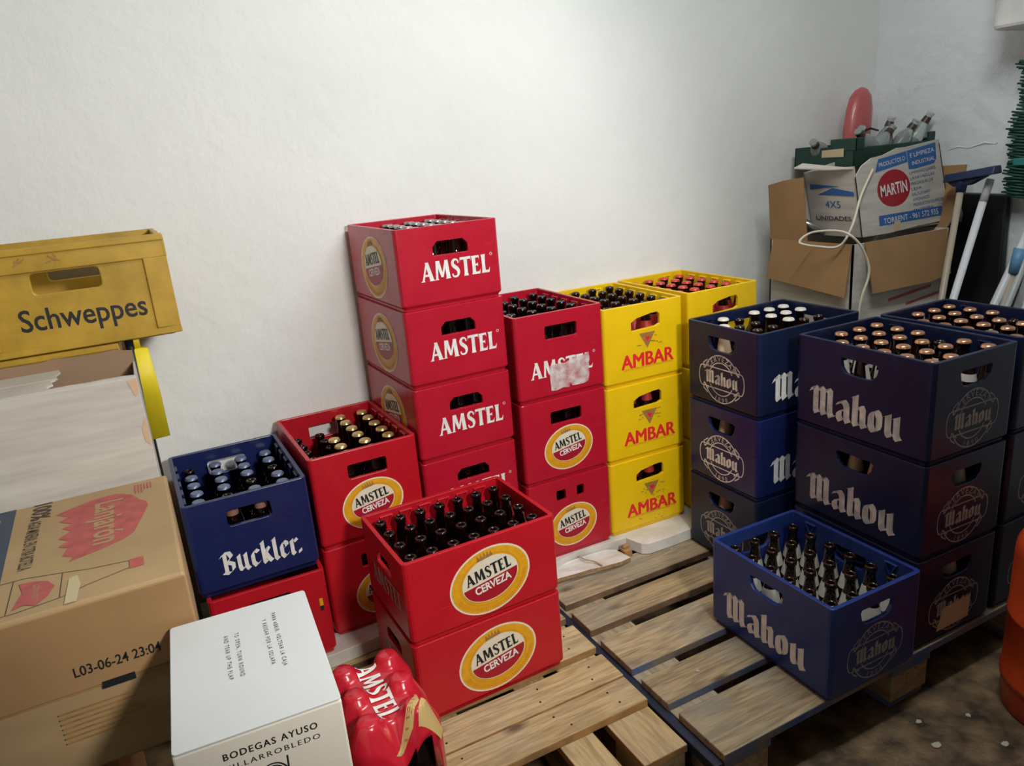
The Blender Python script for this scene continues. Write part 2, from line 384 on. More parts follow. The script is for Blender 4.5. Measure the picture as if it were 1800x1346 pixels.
# flared roman capitals
def glyph(ch):
    P = Print()
    def diag(x0,y0,x1,y1,w0,w1): P.poly([(x0-w0/2,y0),(x0+w0/2,y0),(x1+w1/2,y1),(x1-w1/2,y1)])
    def stem(x,w,y0=0,y1=1):
        P.poly([(x-.66*w,y0),(x+.66*w,y0),(x+.5*w,y0+.16),(x+.46*w,.5),(x+.5*w,y1-.16),(x+.66*w,y1),(x-.66*w,y1),(x-.5*w,y1-.16),(x-.46*w,.5),(x-.5*w,y0+.16)])
    def serif(x,y,w): P.poly([(x-w/2,y),(x+w/2,y),(x+w*.36,y+.06),(x-w*.36,y+.06)])
    adv = .6
    if ch == 'A':
        diag(.10,0,.42,1,.13,.10); diag(.70,0,.42,1,.27,.22); P.poly([(.2,.26),(.6,.26),(.6,.37),(.2,.37)]); serif(.1,0,.26); serif(.70,0,.38); adv=.86
    elif ch == 'M':
        diag(.12,0,.20,1,.14,.16); diag(.50,.12,.24,1,.16,.26); diag(.50,.12,.80,1,.14,.12); diag(.90,0,.82,1,.27,.22); serif(.12,0,.26); serif(.90,0,.38); adv=1.08
    elif ch == 'S':
        pts=[(.50,.74,.07),(.49,.86,.10),(.38,.945,.10),(.24,.94,.13),(.13,.82,.18),(.16,.66,.21),(.30,.54,.22),(.44,.42,.21),(.49,.27,.19),(.43,.10,.13),(.28,.045,.10),(.13,.08,.10),(.07,.22,.08)]
        sp=smoothpts(pts,4); P.strip([(a,b) for a,b,c in sp],[c for a,b,c in sp]); adv=.62
    elif ch == 'T':
        stem(.35,.24); P.poly([(.0,.88),(.70,.88),(.74,.74),(.72,1.02),(-.02,1.02),(-.04,.74)]); adv=.72
    elif ch == 'E':
        stem(.16,.24); P.poly([(.1,.87),(.50,.89),(.55,.76),(.55,1.0),(.1,1.0)]); P.poly([(.1,.45),(.4,.46),(.45,.38),(.45,.62),(.4,.56),(.1,.56)]); P.poly([(.1,0),(.56,0),(.6,.26),(.52,.13),(.1,.13)]); adv=.64
    elif ch == 'L':
        stem(.16,.24); P.poly([(.1,0),(.54,0),(.6,.3),(.5,.13),(.1,.13)]); adv=.62
    elif ch == 'B':
        stem(.15,.23); sp=smoothpts([(.12,.94,.11),(.34,.94,.12),(.46,.84,.17),(.45,.66,.17),(.34,.55,.11),(.12,.53,.1)],4); P.strip([q[:2] for q in sp],[q[2] for q in sp])
        sp=smoothpts([(.12,.53,.1),(.36,.52,.12),(.51,.40,.18),(.51,.17,.18),(.36,.055,.12),(.12,.05,.11)],4); P.strip([q[:2] for q in sp],[q[2] for q in sp]); adv=.68
    elif ch == 'R':
        stem(.15,.23); sp=smoothpts([(.12,.94,.11),(.36,.94,.12),(.49,.82,.18),(.47,.62,.18),(.34,.49,.12),(.12,.47,.1)],4); P.strip([q[:2] for q in sp],[q[2] for q in sp])
        diag(.62,0,.34,.5,.25,.2); adv=.74
    return P, adv
def word(txt, gap=.04):
    P = Print(); x = 0
    for ch in txt:
        g, adv = glyph(ch); P.merge(g, (x, 0)); x += adv+gap
    x0, x1 = P.bounds(); Q = Print(); Q.merge(P, (-(x0+x1)/2, -.5)); return Q, x1-x0
# blackletter with a broad nib
BL = {
 'M': ([[(-.06,.78),(.08,.95),(.17,.90),(.17,.14),(.25,.02)],[(.17,.76),(.40,.97),(.54,.88),(.54,.14),(.62,.02)],[(.54,.76),(.77,.97),(.91,.88),(.91,.16),(1.0,.0),(1.10,.08)]], 1.22),
 'a': ([[(.12,.56),(.22,.68),(.36,.72),(.50,.62),(.54,.50),(.54,.12),(.63,.0)],[(.54,.42),(.30,.40),(.16,.28),(.16,.14),(.28,.0),(.42,.06),(.54,.20)]], .78),
 'h': ([[(.08,.96),(.17,1.02),(.17,.10),(.26,.0)],[(.17,.50),(.30,.66),(.44,.70),(.54,.58),(.54,.12),(.63,.0)]], .78),
 'o': ([[(.34,.71),(.22,.64),(.15,.50),(.15,.20),(.22,.06),(.34,.0),(.46,.07),(.53,.20),(.53,.50),(.46,.64),(.34,.71)]], .76),
 'u': ([[(.06,.64),(.16,.70),(.16,.18),(.20,.05),(.30,.0),(.42,.06),(.54,.20)],[(.44,.64),(.54,.70),(.54,.12),(.59,.02),(.67,-.04)]], .80),
 'n': ([[(.07,.66),(.16,.70),(.16,.10),(.24,.0)],[(.16,.56),(.38,.72),(.51,.60),(.51,.1),(.6,0)]], .74),
 'B': ([[(.20,.92),(.20,.06)],[(-.02,.80),(.16,.94),(.46,.92),(.58,.72),(.30,.52),(.62,.38),(.60,.14),(.36,.0),(.02,.08)]], .82),
 'c': ([[(.50,.60),(.32,.71),(.15,.55),(.15,.16),(.31,.0),(.50,.14)]], .62),
 'k': ([[(.10,.94),(.17,1.0),(.17,.10),(.25,.0)],[(.17,.38),(.40,.68),(.50,.58),(.30,.40),(.48,.12),(.60,.02)]], .70),
 'l': ([[(.08,.94),(.16,1.0),(.16,.12),(.28,.0)]], .40),
 'e': ([[(.16,.36),(.48,.50),(.46,.64),(.30,.72),(.15,.55),(.15,.16),(.31,.0),(.50,.14)]], .62),
 'r': ([[(.07,.64),(.16,.70),(.16,.10),(.25,.0)],[(.16,.54),(.36,.70),(.47,.58)]], .58),
 '.': ([[(.02,.02),(.02,.16)]], .25),
}
def blackword(txt, w=.25, ang=.5):
    P = Print(); x = 0
    for ch in txt:
        st, adv = BL[ch]
        for s in st: P.nib([(px+x, py) for px, py in s], w, ang)
        x += adv
    x0, x1 = P.bounds(); Q = Print(); Q.merge(P, (-(x0+x1)/2, -.5)); return Q, x1-x0
WORD_A = word('AMSTEL'); WORD_B = word('AMBAR', .08); WORD_M = blackword('Mahou', .31, .40); WORD_K = blackword('Buckler.', .25, .45)
def put_word(P, W_, cx, cy, width, height, layer=0, mat=0):
    P.merge(W_[0], (cx, cy), height, layer, mat, sx=width/(W_[1]*height))
def oval_emblem(cx, cy, a, b):
    """cream rim, orange ring, cream-over-red inner oval with two words; mats: cream, orange, dull orange, dark red, black, white, brown"""
    P = Print()
    P.ellipse(cx, cy, a, b, 0, 0); P.ellipse(cx, cy, a*.955, b*.945, 1, 1)
    P.ring(cx, cy+.02*b, a*.75, b*.76, a*.012, 2, 2)
    for i in range(40):
        t = PI*1.08+PI*.84*i/39
        P.line((cx+a*.80*math.cos(t), cy+b*.80*math.sin(t)), (cx+a*.9*math.cos(t+.02), cy+b*.9*math.sin(t+.02)), a*.018, 2, 2)
    ix, iy, ia, ib = cx, cy+.05*b, a*.70, b*.665
    P.ellipse(ix, iy, ia, ib, 3, 0)
    P.ellipse(ix, iy-.02*b, ia*.965, ib*.93, 4, 3, a0=PI, a1=2*PI, n=32)
    put_word(P, WORD_A, cx-.01*a, iy+ib*.36, ia*1.62, ib*.54, 5, 4)
    P.text('CERVEZA', cx+.03*a, iy-ib*.27, ib*.36, 5, 5, width=ia*1.30, bold=.03)
    # small crest over the inner oval
    for k in (-2,-1,0,1,2):
        P.poly([(cx+k*.075*a-.03*a, cy+.76*b), (cx+k*.075*a+.03*a, cy+.76*b), (cx+k*.085*a, cy+(.92-.02*abs(k))*b)], 3, 6)
    P.poly([(cx-.2*a,cy+.70*b),(cx+.2*a,cy+.70*b),(cx+.18*a,cy+.78*b),(cx-.18*a,cy+.78*b)], 4, 6)
    c_, s_ = math.cos(.165), math.sin(.165)          # the emblem sits turned a little
    P.q = [([(cx+(x-cx)*c_-(y-cy)*s_, cy+(x-cx)*s_+(y-cy)*c_) for x, y in vs], fs, l, m) for vs, fs, l, m in P.q]
    return P
def OVM(): return [M['cream'],M['orange'],M['orange2'],M['redink'],M['blackink'],M['white_ink'],M['brownink']]
def arc_text(P, txt, cx, cy, r, h, a_mid, dang, top=True, layer=0, mat=0):
    n = len(txt)
    for i, ch in enumerate(txt):
        k = i-(n-1)/2
        t = a_mid - k*dang if top else a_mid + k*dang
        v, f = font_polys(ch, h, .0)
        v = [(x, y-h/2) for x, y in v]
        P.raw(v, f, layer, mat, (cx+r*math.cos(t), cy+r*math.sin(t)), t-PI/2 if top else t+PI/2)
def round_emblem(cx, cy, r=.074, hide=False):
    P = Print(); th = .0034
    d = .33
    for a0, a1 in ((d, PI-d), (PI+d, 2*PI-d)):
        P.ring(cx, cy, r, r, th, 0, 0, a0, a1); P.ring(cx, cy, r*.70, r*.70, th, 0, 0, a0+.12, a1-.12)
    for sx in (-1, 1):
        for sy in (-1, 1):   # folded ribbon ends
            P.line((cx+sx*r*.72, cy+sy*r*.52), (cx+sx*r*.98, cy+sy*r*.30), th, 0, 0)
            P.line((cx+sx*r*.98, cy+sy*r*.30), (cx+sx*r*1.02, cy+sy*r*.52), th, 0, 0)
            P.line((cx+sx*r*1.02, cy+sy*r*.52), (cx+sx*r*.78, cy+sy*r*.70), th, 0, 0)
    hw, hh = r*1.27, r*.43
    P.line((cx-hw*.86, cy+hh), (cx+hw*.86, cy+hh), th); P.line((cx-hw*.86, cy-hh), (cx+hw*.86, cy-hh), th)
    for s in (-1, 1):
        pts = [(cx+s*hw*(.86+.14*math.sin(t)), cy+hh*math.cos(t)) for t in [PI*i/8 for i in range(9)]]
        P.strip(pts, th)
    put_word(P, WORD_M, cx, cy+hh*.05, hw*1.5, hh*1.25)
    arc_text(P, 'CERVEZAS', cx, cy, r*.85, r*.22, PI/2, .26)
    arc_text(P, '1890', cx, cy, r*.85, r*.19, 1.5*PI, .24, False)
    return P
def face_fn(face, w, d):
    return {'front': lambda u, v, o: (u, -o, v), 'left': lambda u, v, o: (-o, d-u, v),
            'right': lambda u, v, o: (w+o, u, v)}[face]

# ------------------------------------------------------------------ crates
def rrect(w, d, r, seg=3, ins=0):
    out = []
    for cx, cy, a in ((w-r, r, -PI/2), (w-r, d-r, 0), (r, d-r, PI/2), (r, r, PI)):
        for i in range(seg+1):
            t = a+PI/2*i/seg; rr = max(r-ins, .001)
            out.append((cx+rr*math.cos(t), cy+rr*math.sin(t)))
    return out
def hole_rect(cx, cy, w, h, r=.008, seg=3):
    return [(cx-w/2+x, cy-h/2+y) for x, y in rrect(w, h, r, seg)]
def hole_hex(cx, cy, w, h, c=.014):
    return [(cx-w/2,cy-h/2),(cx+w/2,cy-h/2),(cx+w/2,cy+h/2-c),(cx+w/2-c,cy+h/2),(cx-w/2+c,cy+h/2),(cx-w/2,cy+h/2-c)]
def hole_smile(cx, cy, w, h):
    return [(cx-w*.36,cy-h*.42),(cx-w*.2,cy-h*.5),(cx+w*.2,cy-h*.5),(cx+w*.36,cy-h*.42),(cx+w*.46,cy-h*.1),(cx+w*.5,cy+h*.35),(cx+w*.46,cy+h*.5),(cx-w*.46,cy+h*.5),(cx-w*.5,cy+h*.35),(cx-w*.46,cy-h*.1)]
def hole_arch(cx, cy, w, h):
    return [(cx-w/2,cy-h*.5),(cx+w*.36,cy-h*.42),(cx+w*.5,cy-h*.3),(cx+w*.5,cy+h*.3),(cx+w*.42,cy+h*.5),(cx+w*.2,cy+h*.48),(cx-w*.3,cy+h*.3),(cx-w*.5,cy+h*.05)]
def shell(w, d, h, holes, t=.011, cols=(4,6), brackets=True):
    """open crate body: rounded walls with real hand holes, foot, floor and V-shaped pockets under the rim"""
    mb = MB(); r = .012; zb = .016
    O = rrect(w, d, r); I = [(t+x, t+y) for x, y in rrect(w-2*t, d-2*t, .006)]
    foot = [(.007+x, .007+y) for x, y in rrect(w-.014, d-.014, .010)]
    n = len(O)
    def ring(A, za, B, zb_, smooth=True, skip=()):
        v = [(x,y,za) for x,y in A]+[(x,y,zb_) for x,y in B]
        for i in range(n):
            if i in skip: continue
            mb.add([v[i], v[(i+1) % n], v[n+(i+1) % n], v[n+i]], [(0,1,2,3)], 0, False)
    sides = {'right': 3, 'back': 7, 'left': 11, 'front': 15}
    ring(foot, 0, foot, zb*.5); ring(foot, zb*.5, O, zb)
    skip = [sides[s] for s in holes]
    ring(O, zb, O, h, skip=skip); ring(I, h, I, .010, skip=skip); ring(O, h, I, h)
    mb.add([(x,y,0) for x,y in foot], [tuple(range(n))[::-1]]); mb.add([(x,y,.010) for x,y in I], [tuple(range(n))])
    for s, hs in holes.items():
        f = {'front': lambda u,v,o: (u, o, v), 'back': lambda u,v,o: (w-u, d-o, v), 'left': lambda u,v,o: (o, d-u, v), 'right': lambda u,v,o: (w-o, u, v)}[s]
        L_ = w if s in ('front','back') else d
        for depth, z0, lo in ((0, zb, r), (t, .010, t+.006)):
            outer = [(lo,z0),(L_-lo,z0),(L_-lo,h),(lo,h)]
            polys = [[Vector((a,b,0)) for a,b in outer]]+[[Vector((a,b,0)) for a,b in hp] for hp in hs]
            flat = [p for q in polys for p in q]
            tr = tessellate_polygon(polys)
            mb.add([f(p.x,p.y,depth) for p in flat], [tuple(a) for a in tr])
        for hp in hs:
            k = len(hp)
            mb.add([f(a,b,0) for a,b in hp]+[f(a,b,t) for a,b in hp], [(i,(i+1) % k,k+(i+1) % k,k+i) for i in range(k)])
    if brackets:
        def bar(f, p, q, wd, pr):
            dx, dy = q[0]-p[0], q[1]-p[1]; L_ = math.hypot(dx,dy); nx, ny = -dy/L_*wd/2, dx/L_*wd/2
            c = [(p[0]-nx,p[1]-ny),(q[0]-nx,q[1]-ny),(q[0]+nx,q[1]+ny),(p[0]+nx,p[1]+ny)]
            mb.hexa([f(a,b,t-.001) for a,b in c]+[f(a,b,t+pr) for a,b in c])
        for s in ('back','left','right','front'):
            f = {'front': lambda u,v,o: (u, o, v), 'back': lambda u,v,o: (w-u, d-o, v), 'left': lambda u,v,o: (o, d-u, v), 'right': lambda u,v,o: (w-o, u, v)}[s]
            k = cols[0] if s in ('front','back') else cols[1]; L_ = w if s in ('front','back') else d
            for i in range(1, k):
                u = t+(L_-2*t)*i/k
                if any(abs(u-sum(p[0] for p in hp)/len(hp)) < .075 for hp in holes.get(s, [])): continue
                z1, z0 = h-.013, h-.046
                bar(f, (u-.016,z1), (u,z0), .004, .006); bar(f, (u+.016,z1), (u,z0), .004, .006); bar(f, (u-.018,z1), (u+.018,z1), .004, .006)
    return mb
def divider(w, d, nx, ny, h0=.012, h1=.10, t=.011):
    mb = MB()
    for i in range(1, nx):
        x = t+(w-2*t)*i/nx; mb.box((x-.0012,t,h0),(x+.0012,d-t,h1))
    for j in range(1, ny):
        y = t+(d-2*t)*j/ny; mb.box((t,y-.0012,h0),(w-t,y+.0012,h1-.002))
    return mb
SHELLS = {}
def crate(kind, loc, rz, label, group, faces, w, d, h, mname, open_top=False, emblem_worn=None):
    """kind names the hole pattern; faces = {'front': design, 'left': design}"""
    root = empty('beer_crate', loc, rz, label, 'crate', group)
    nx, ny = (6, 4) if w > d else (4, 6)
    if kind == 'small': nx, ny = (7, 4) if w > d else (4, 7)
    holes = {}
    for s in ('front','back','left','right'):
        L_ = w if s in ('front','back') else d; short = L_ < .35; c = L_/2; z = .775*h
        if kind == 'small' and short: holes[s] = [hole_hex(c+.004, h-.060, .102, .036)]
        elif kind == 'tall' and short: holes[s] = [hole_rect(c+.004, .775*h, .108, .040, .006)]
        elif kind == 'split' and short: holes[s] = [hole_rect(c-.032, .80*h, .034, .036, .006), hole_rect(c+.038, .80*h, .026, .036, .006)]
        elif kind == 'blue': holes[s] = [hole_smile(c, z, .112, .042)]
        elif kind == 'round' and short: holes[s] = [hole_rect(c, .775*h, .106, .042, .009)]
        elif kind == 'yel' and short: holes[s] = [hole_arch(c+.006, .77*h, .108, .048)]
    key = (kind, w > d, h, mname, open_top)
    if key in SHELLS:
        o = bpy.data.objects.new('shell', SHELLS[key]); COL.objects.link(o); o.parent = root
        b = o.modifiers.new('bevel', 'BEVEL'); b.width = .0016; b.segments = 2; b.limit_method = 'ANGLE'; b.angle_limit = math.radians(35)
    else:
        o = shell(w, d, h, holes, cols=(nx, ny), brackets=open_top).build('shell', M[mname], root, bevel=.0016); SHELLS[key] = o.data
    if open_top: divider(w, d, nx, ny).build('bottle_divider', M[mname], root)
    for face, des in faces.items():
        fn = face_fn(face, w, d); L_ = w if face == 'front' else d
        des, *opt = des if isinstance(des, tuple) else (des,)
        P = Print()
        if des == 'oval_long': oval_emblem(L_*.53, h*.49, .108, .086).emit('oval_emblem', OVM(), fn, root)
        elif des == 'oval_short': oval_emblem(L_*.52, h*.385, .087, .071).emit('oval_emblem', OVM(), fn, root)
        elif des == 'amstel':
            put_word(P, WORD_A, L_*.545, h*.455, .205, .050); P.ring(L_*.545+.108, h*.455+.024, .004, .004, .0012, n=12)
            P.emit('lettering', [M[opt[0] if opt else 'white_ink']], fn, root)
        elif des == 'amstel_low':
            put_word(P, WORD_A, L_*.50, h*.37, .215, .050); P.ring(L_*.50+.113, h*.37+.026, .004, .004, .0012, n=12); P.emit('lettering', [M['white_ink']], fn, root)
        elif des == 'round':
            round_emblem(L_*.5, h*.365).emit('round_emblem', [M[opt[0] if opt else 'white_ink']], fn, root)
        elif des == 'mahou':
            put_word(P, WORD_M, L_*.475, h*.345, .285, .078); P.emit('lettering', [M[opt[0] if opt else 'white_ink']], fn, root)
        elif des == 'buckler':
            put_word(P, WORD_K, L_*.53, h*.325, .200, .060); P.emit('lettering', [M['white_ink']], fn, root)
        elif des == 'ambar':
            for dx, dy in ((-.0022,0),(.0022,0),(0,.0010),(0,-.0010),(-.0012,.0006),(.0012,-.0006)): P.text('AMBAR', L_*.535+dx, h*.31+dy, .046, 0, 0, width=.197)
            P.text('CERVECEROS INDEPENDIENTES', L_*.535, h*.205, .007, 0, 1, width=.19)
            worn = opt[0] if opt else False
            E_ = Print(); tx, ty = L_*.535, h*.53
            E_.poly([(tx-.030,ty+.026),(tx+.030,ty+.026),(tx,ty-.024)], 0, 0)
            E_.poly([(tx-.010,ty+.014),(tx+.012,ty+.012),(tx+.001,ty-.004)], 1, 1)
            for k in range(9):
                a = random.uniform(-.045,.045); b = random.uniform(-.02,.026); l = random.uniform(.006,.022)
                E_.line((tx+a,ty+b),(tx+a+l,ty+b+random.uniform(-.004,.004)), .0022, 2, 0)
            if worn:
                for k in range(46):
                    a = random.uniform(0,2*PI); q = random.uniform(.3,1); x_ = L_*.535+.085*q*math.cos(a); y_ = h*.33+.07*q*math.sin(a)
                    E_.line((x_,y_),(x_+random.uniform(-.01,.014),y_+random.uniform(-.006,.006)), .002, 0, 0)
            P.emit('lettering', [M['ambarred'], M['orange2']], fn, root)
            E_.emit('triangle_emblem', [M['brownink'], M['ambarred']], fn, root)
    return root

# ------------------------------------------------------------------ bottles
BM = {}
def bottle_mesh(h, R, mname):
    k = (h, R, mname)
    if k not in BM:
        mb = MB(); rn = .0128
        pr = [(R*.80,0),(R,.004),(R,h*.50),(R*.96,h*.56),(R*.80,h*.63),(R*.62,h*.69),(rn+.003,h*.77),(rn,h*.85),(rn,h*.935),(rn+.0022,h*.94),(rn+.0022,h*.975),(rn+.0008,h-.001),(rn-.003,h),(rn-.0045,h-.004),(rn-.005,h-.03)]
        mb.lathe(pr, 16, 0, True, True); BM[k] = mb.mesh('beer_bottle', M[mname])
    return BM[k]
def sleeve(r0, z0, r1, z1, seg=16, arc=2*PI, name='neck_label', mname='lab_white', steps=3):
    k = ('s', r0, z0, r1, z1, arc, mname)
    if k not in BM:
        mb = MB(); n = seg; vs = []
        for j in range(steps+1):
            t = j/steps; r = r0+(r1-r0)*t; z = z0+(z1-z0)*t
            for i in range(n+1):
                a = -PI/2-arc/2+arc*i/n; vs.append((r*math.cos(a), r*math.sin(a), z))
        mb.add(vs, [(j*(n+1)+i, j*(n+1)+i+1, (j+1)*(n+1)+i+1, (j+1)*(n+1)+i) for j in range(steps) for i in range(n)], 0, True)
        BM[k] = mb.mesh(name, M[mname])
    return BM[k]
def cap_mesh(mname, h):
    k = ('c', mname)
    if k not in BM:
        mb = MB(); vs = []; n = 42
        for z, ra in ((-.005, .0168), (0, .0158)):
            for i in range(n):
                r = ra*(1+(.05 if (i % 2 and z < 0) else 0)); vs.append((r*math.cos(2*PI*i/n), r*math.sin(2*PI*i/n), z))
        for i in range(n): vs.append((.0135*math.cos(2*PI*i/n), .0135*math.sin(2*PI*i/n), .0016))
        mb.add(vs, [(j*n+i, j*n+(i+1) % n, (j+1)*n+(i+1) % n, (j+1)*n+i) for j in range(2) for i in range(n)], 0, True)
        mb.add(vs, [tuple(range(2*n, 3*n))], 0, True); BM[k] = mb.mesh('cap', M[mname])
    return BM[k]
ORD = ['first','second','third','fourth','fifth','sixth','seventh']
# bottles that nothing in the photo shows: (column, row from the back)
SKIP = {'B':{(0,5),(3,5)}, 'A1':{(0,6),(3,6),(0,5),(1,5),(0,4),(0,3),(0,2),(0,1),(0,0)}, 'M1':{(0,3),(1,3),(2,3),(3,3),(4,3),(5,3),(0,2)},
        'Y2':{(0,5)}, 'A2':{(0,5),(3,5),(0,2),(0,1),(0,0),(1,0)}, 'M2':{(0,0)}, 'A3':{(0,5),(3,5),(0,4)}, 'M3':{(1,5),(2,5),(3,5),(3,4),(0,0)}, 'Y1':{(0,3),(0,2),(0,1),(0,0)}}
NB = [0]
def put_bottle(loc, rz, label, group, h=.215, R=.0285, glass='glass', cap=None, lab=None, tilt=(0,0)):
    o = bpy.data.objects.new('beer_bottle', bottle_mesh(h, R, glass)); COL.objects.link(o)
    o.location = loc; o.rotation_euler = (tilt[0], tilt[1], rz); tag(o, label, 'bottle', group)
    if cap:
        c = bpy.data.objects.new('cap', cap_mesh(cap, h)); COL.objects.link(c); c.parent = o; c.location = (0,0,h+.0005)
    if lab:
        nm, m_, z0, z1, arc = lab
        rr = lambda f: {True: R+.0006}.get(f <= .5) or max(.0140, R-(f-.5)/.27*(R-.0158)+.0012)
        c = bpy.data.objects.new(nm, sleeve(rr(z0), z0*h, rr(z1), z1*h, 16, arc, nm, m_)); COL.objects.link(c); c.parent = o
    NB[0] += 1
    return o
def fill(key, F, rz, w, d, z, nx, ny, phrase, group, h=.215, R=.0285, glass='glass', spec=None, t=.011):
    """rows are counted from the back (the row at the wall) to the front"""
    ca, sa = math.cos(rz), math.sin(rz)
    for j in range(ny):
        for i in range(nx):
            row = ny-1-j
            if (i, row) in SKIP.get(key, ()): continue
            sp = spec(i, row) if spec else {}
            if sp is None: continue
            sp = dict(sp)
            x = t+(w-2*t)*(i+.5)/nx+random.uniform(-.001,.001); y = t+(d-2*t)*(j+.5)/ny+random.uniform(-.001,.001)
            what = sp.pop('what', 'open brown bottle'); hh = sp.pop('h', h)
            a = random.uniform(-.6,.6)
            o = put_bottle((F[0]+x*ca-y*sa, F[1]+x*sa+y*ca, z+.0105), a+sp.pop('turn', 0), f"{what}, {ORD[i]} from left in {ORD[row]} row from back, in {phrase}", group, hh, R, glass, **sp)

# ------------------------------------------------------------------ the room
YW, XR = 2.285, 2.925
def structure(name, a, b, m):
    mb = MB(); mb.box(a, b); return tag(mb.build(name, M[m]), kind='structure')
structure('floor', (-1.8,-2.6,-.1), (3.1,2.5,0), 'floor')
structure('wall_back', (-1.8,YW,0), (3.1,YW+.2,2.75), 'wall')
structure('wall_right', (XR,-2.6,0), (XR+.2,YW,2.75), 'wall_r')
structure('wall_left', (-1.8,-2.6,0), (-1.6,YW,2.75), 'wall')
structure('ceiling', (-1.8,-2.6,2.75), (3.1,2.5,2.85), 'ceil')
mb = MB(); pts = [(1.95,1.300),(1.90,1.315),(1.86,1.308),(1.80,1.325),(1.76,1.318),(1.73,1.345)]
mb.tube([(XR+.001, y, z) for y, z in pts], [.001,.004,.003,.005,.003,.001], 6)
tag(mb.build('plaster_ridge', M['wall_r']), kind='structure').parent = bpy.data.objects['wall_right']
lamp = empty('ceiling_lamp', (LAMP[0], LAMP[1], LAMP[2]), 0, 'long white twin tube lamp fixed to the ceiling', 'lamp')
mb = MB(); mb.prism([(-.66,-.09),(.66,-.09),(.66,.09),(-.66,.09)], .02, .13); mb.build('housing', M['whitetube'], lamp)
for s in (-1, 1):
    mb = MB(); mb.tube([(-.6,s*.05,-.01),(.6,s*.05,-.01)], .014, 12); mb.build('tube', M['tubeglow'], lamp)
    mb = MB(); mb.box((-.63,s*.05-.02,-.03),(-.6,s*.05+.02,.02)); mb.box((.6,s*.05-.02,-.03),(.63,s*.05+.02,.02)); mb.build('socket', M['whitetube'], lamp)

# ------------------------------------------------------------------ pallets
def board(root, a, b, m, side, name='deck_board'):
    mb = MB(); mb.box(a, b, 0, 1, 0 if name == 'deck_board' else None); return mb.build(name, [M[m], M[side]], root, bevel=.0025)
def pallet(label, decks, crosses, x0, x1, y0, y1, md, mc, side, blocks_m):
    r = empty('wooden_pallet', ((x0+x1)/2, (y0+y1)/2, 0), 0, label, 'pallet')
    ox, oy = (x0+x1)/2, (y0+y1)/2
    def B(a, b, m, sd, nm): return board(r, (a[0]-ox,a[1]-oy,a[2]), (b[0]-ox,b[1]-oy,b[2]), m, sd, nm)
    for k, (ya, yb, xa, xb) in enumerate(decks): B((xa,ya,.122),(xb,yb,.144), md, side if k < 3 else 'edgebrown', 'deck_board')
    for (xa, xb) in crosses:
        B((xa,y0,.100),(xb,y1,.122), mc, side, 'cross_board')
        for ya in (y0, (y0+y1)/2-.07, y1-.12): B((xa+.004,ya+.004,.022),(xb-.004,ya+.12,.100), 'block', 'block', 'block')
    for (xa, xb) in crosses: B((xa+.01,y0+.01,0),(xb-.01,y1-.01,.022), mc, side, 'base_board')
    return r
P1 = pallet('pale pine pallet with a missing front board, red crates standing on it',
  [(1.239,1.337,.10,.896),(1.343,1.443,.10,.899),(1.474,1.594,.10,.903),(1.630,1.75,.10,.903),(1.775,1.87,.10,.90)],
  [(.777,.897),(.648,.737),(.395,.49),(.10,.21)], .10, .897, 1.095, 1.87, 'deck', 'decky', 'edgeorange', 'block')
P2 = pallet('weathered grey pallet with blue painted edges under the blue crates',
  [(1.008,1.163,.927,2.125),(1.198,1.306,.925,2.125),(1.347,1.493,.928,2.125),(1.541,1.646,.930,2.125),(1.684,1.812,.935,2.125)],
  [(.930,1.066),(1.475,1.62),(1.98,2.125)], .909, 2.125, 1.01, 1.81, 'deck2', 'deck2y', 'bluepaint', 'block')
mb = MB(); mb.box((.904,1.012,.094),(.9285,1.81,.1215)); eo = mb.build('painted_edge', M['navypaint'], P2, bevel=.003); eo.location = (-(.909+2.125)/2, -(1.01+1.81)/2, 0)
# nail heads on the pale pallet
mb = MB()
for (ya, yb) in ((1.239,1.337),(1.343,1.443),(1.474,1.594)):
    for xc in (.84,.69,.44):
        for t in (.28,.72): mb.lathe([(.0030,.1441),(.0026,.1449)], 8, c=(xc+random.uniform(-.02,.02)-.4985, ya+(yb-ya)*t-1.4825))
mb.build('nail_heads', M['black'], P1); 

# ------------------------------------------------------------------ white boards under the rear row
ZB = .1845
def slab(name, poly, z0, z1, label, cat, tilt=None):
    mb = MB(); mb.prism(poly, z0, z1, 0, 0); o = mb.build(name, [M['melamine']], bevel=.002); return tag(o, label, cat)
slab('white_board', [(-.02,1.80),(.12,1.79),(.28,1.79),(.412,1.80),(.60,1.80),(.90,1.83),(1.10,1.868),(1.272,1.85),(1.29,1.79),(1.312,1.775),(1.40,1.772),(1.50,1.775),(1.56,1.80),(1.95,1.85),(1.95,2.28),(-.02,2.28)], .146, ZB, 'broken white laminated board lying under the rear row of crates', 'board')
mb = MB()
top = [(.93,1.80),(.985,1.792),(1.03,1.781),(1.085,1.772),(1.125,1.766),(1.19,1.764),(1.235,1.772),(1.228,1.81),(1.222,1.84),(1.19,1.858),(1.02,1.86),(.93,1.852)]
def bend(x, y, z): return (x, y, z+.012*max(0, 1-abs(x-1.08)/.18))
mb.prism(top, .146, .160, 0, 1, bend); o = mb.build('board_fragment', [M['melamine'], M['chip']], bevel=.0015)
tag(o, 'cracked white board fragment jutting out below the centre red stack', 'board')
mb = MB(); mb.strip = None
mb.prism([(1.118,1.7655),(1.124,1.7655),(1.118,1.80),(1.098,1.83),(1.092,1.858),(1.089,1.858),(1.094,1.828),(1.113,1.80)], .1735, .1742, 0, 0); mb.build('crack', M['chip'], o)
mb = MB(); mb.box((1.232,1.80,.1442),(1.262,1.828,.170)); mb.box((1.236,1.812,.170),(1.258,1.826,.182)); tag(mb.build('wood_chip', M['edgeorange'], bevel=.003), 'small orange wood offcut beside the broken white board', 'offcut')

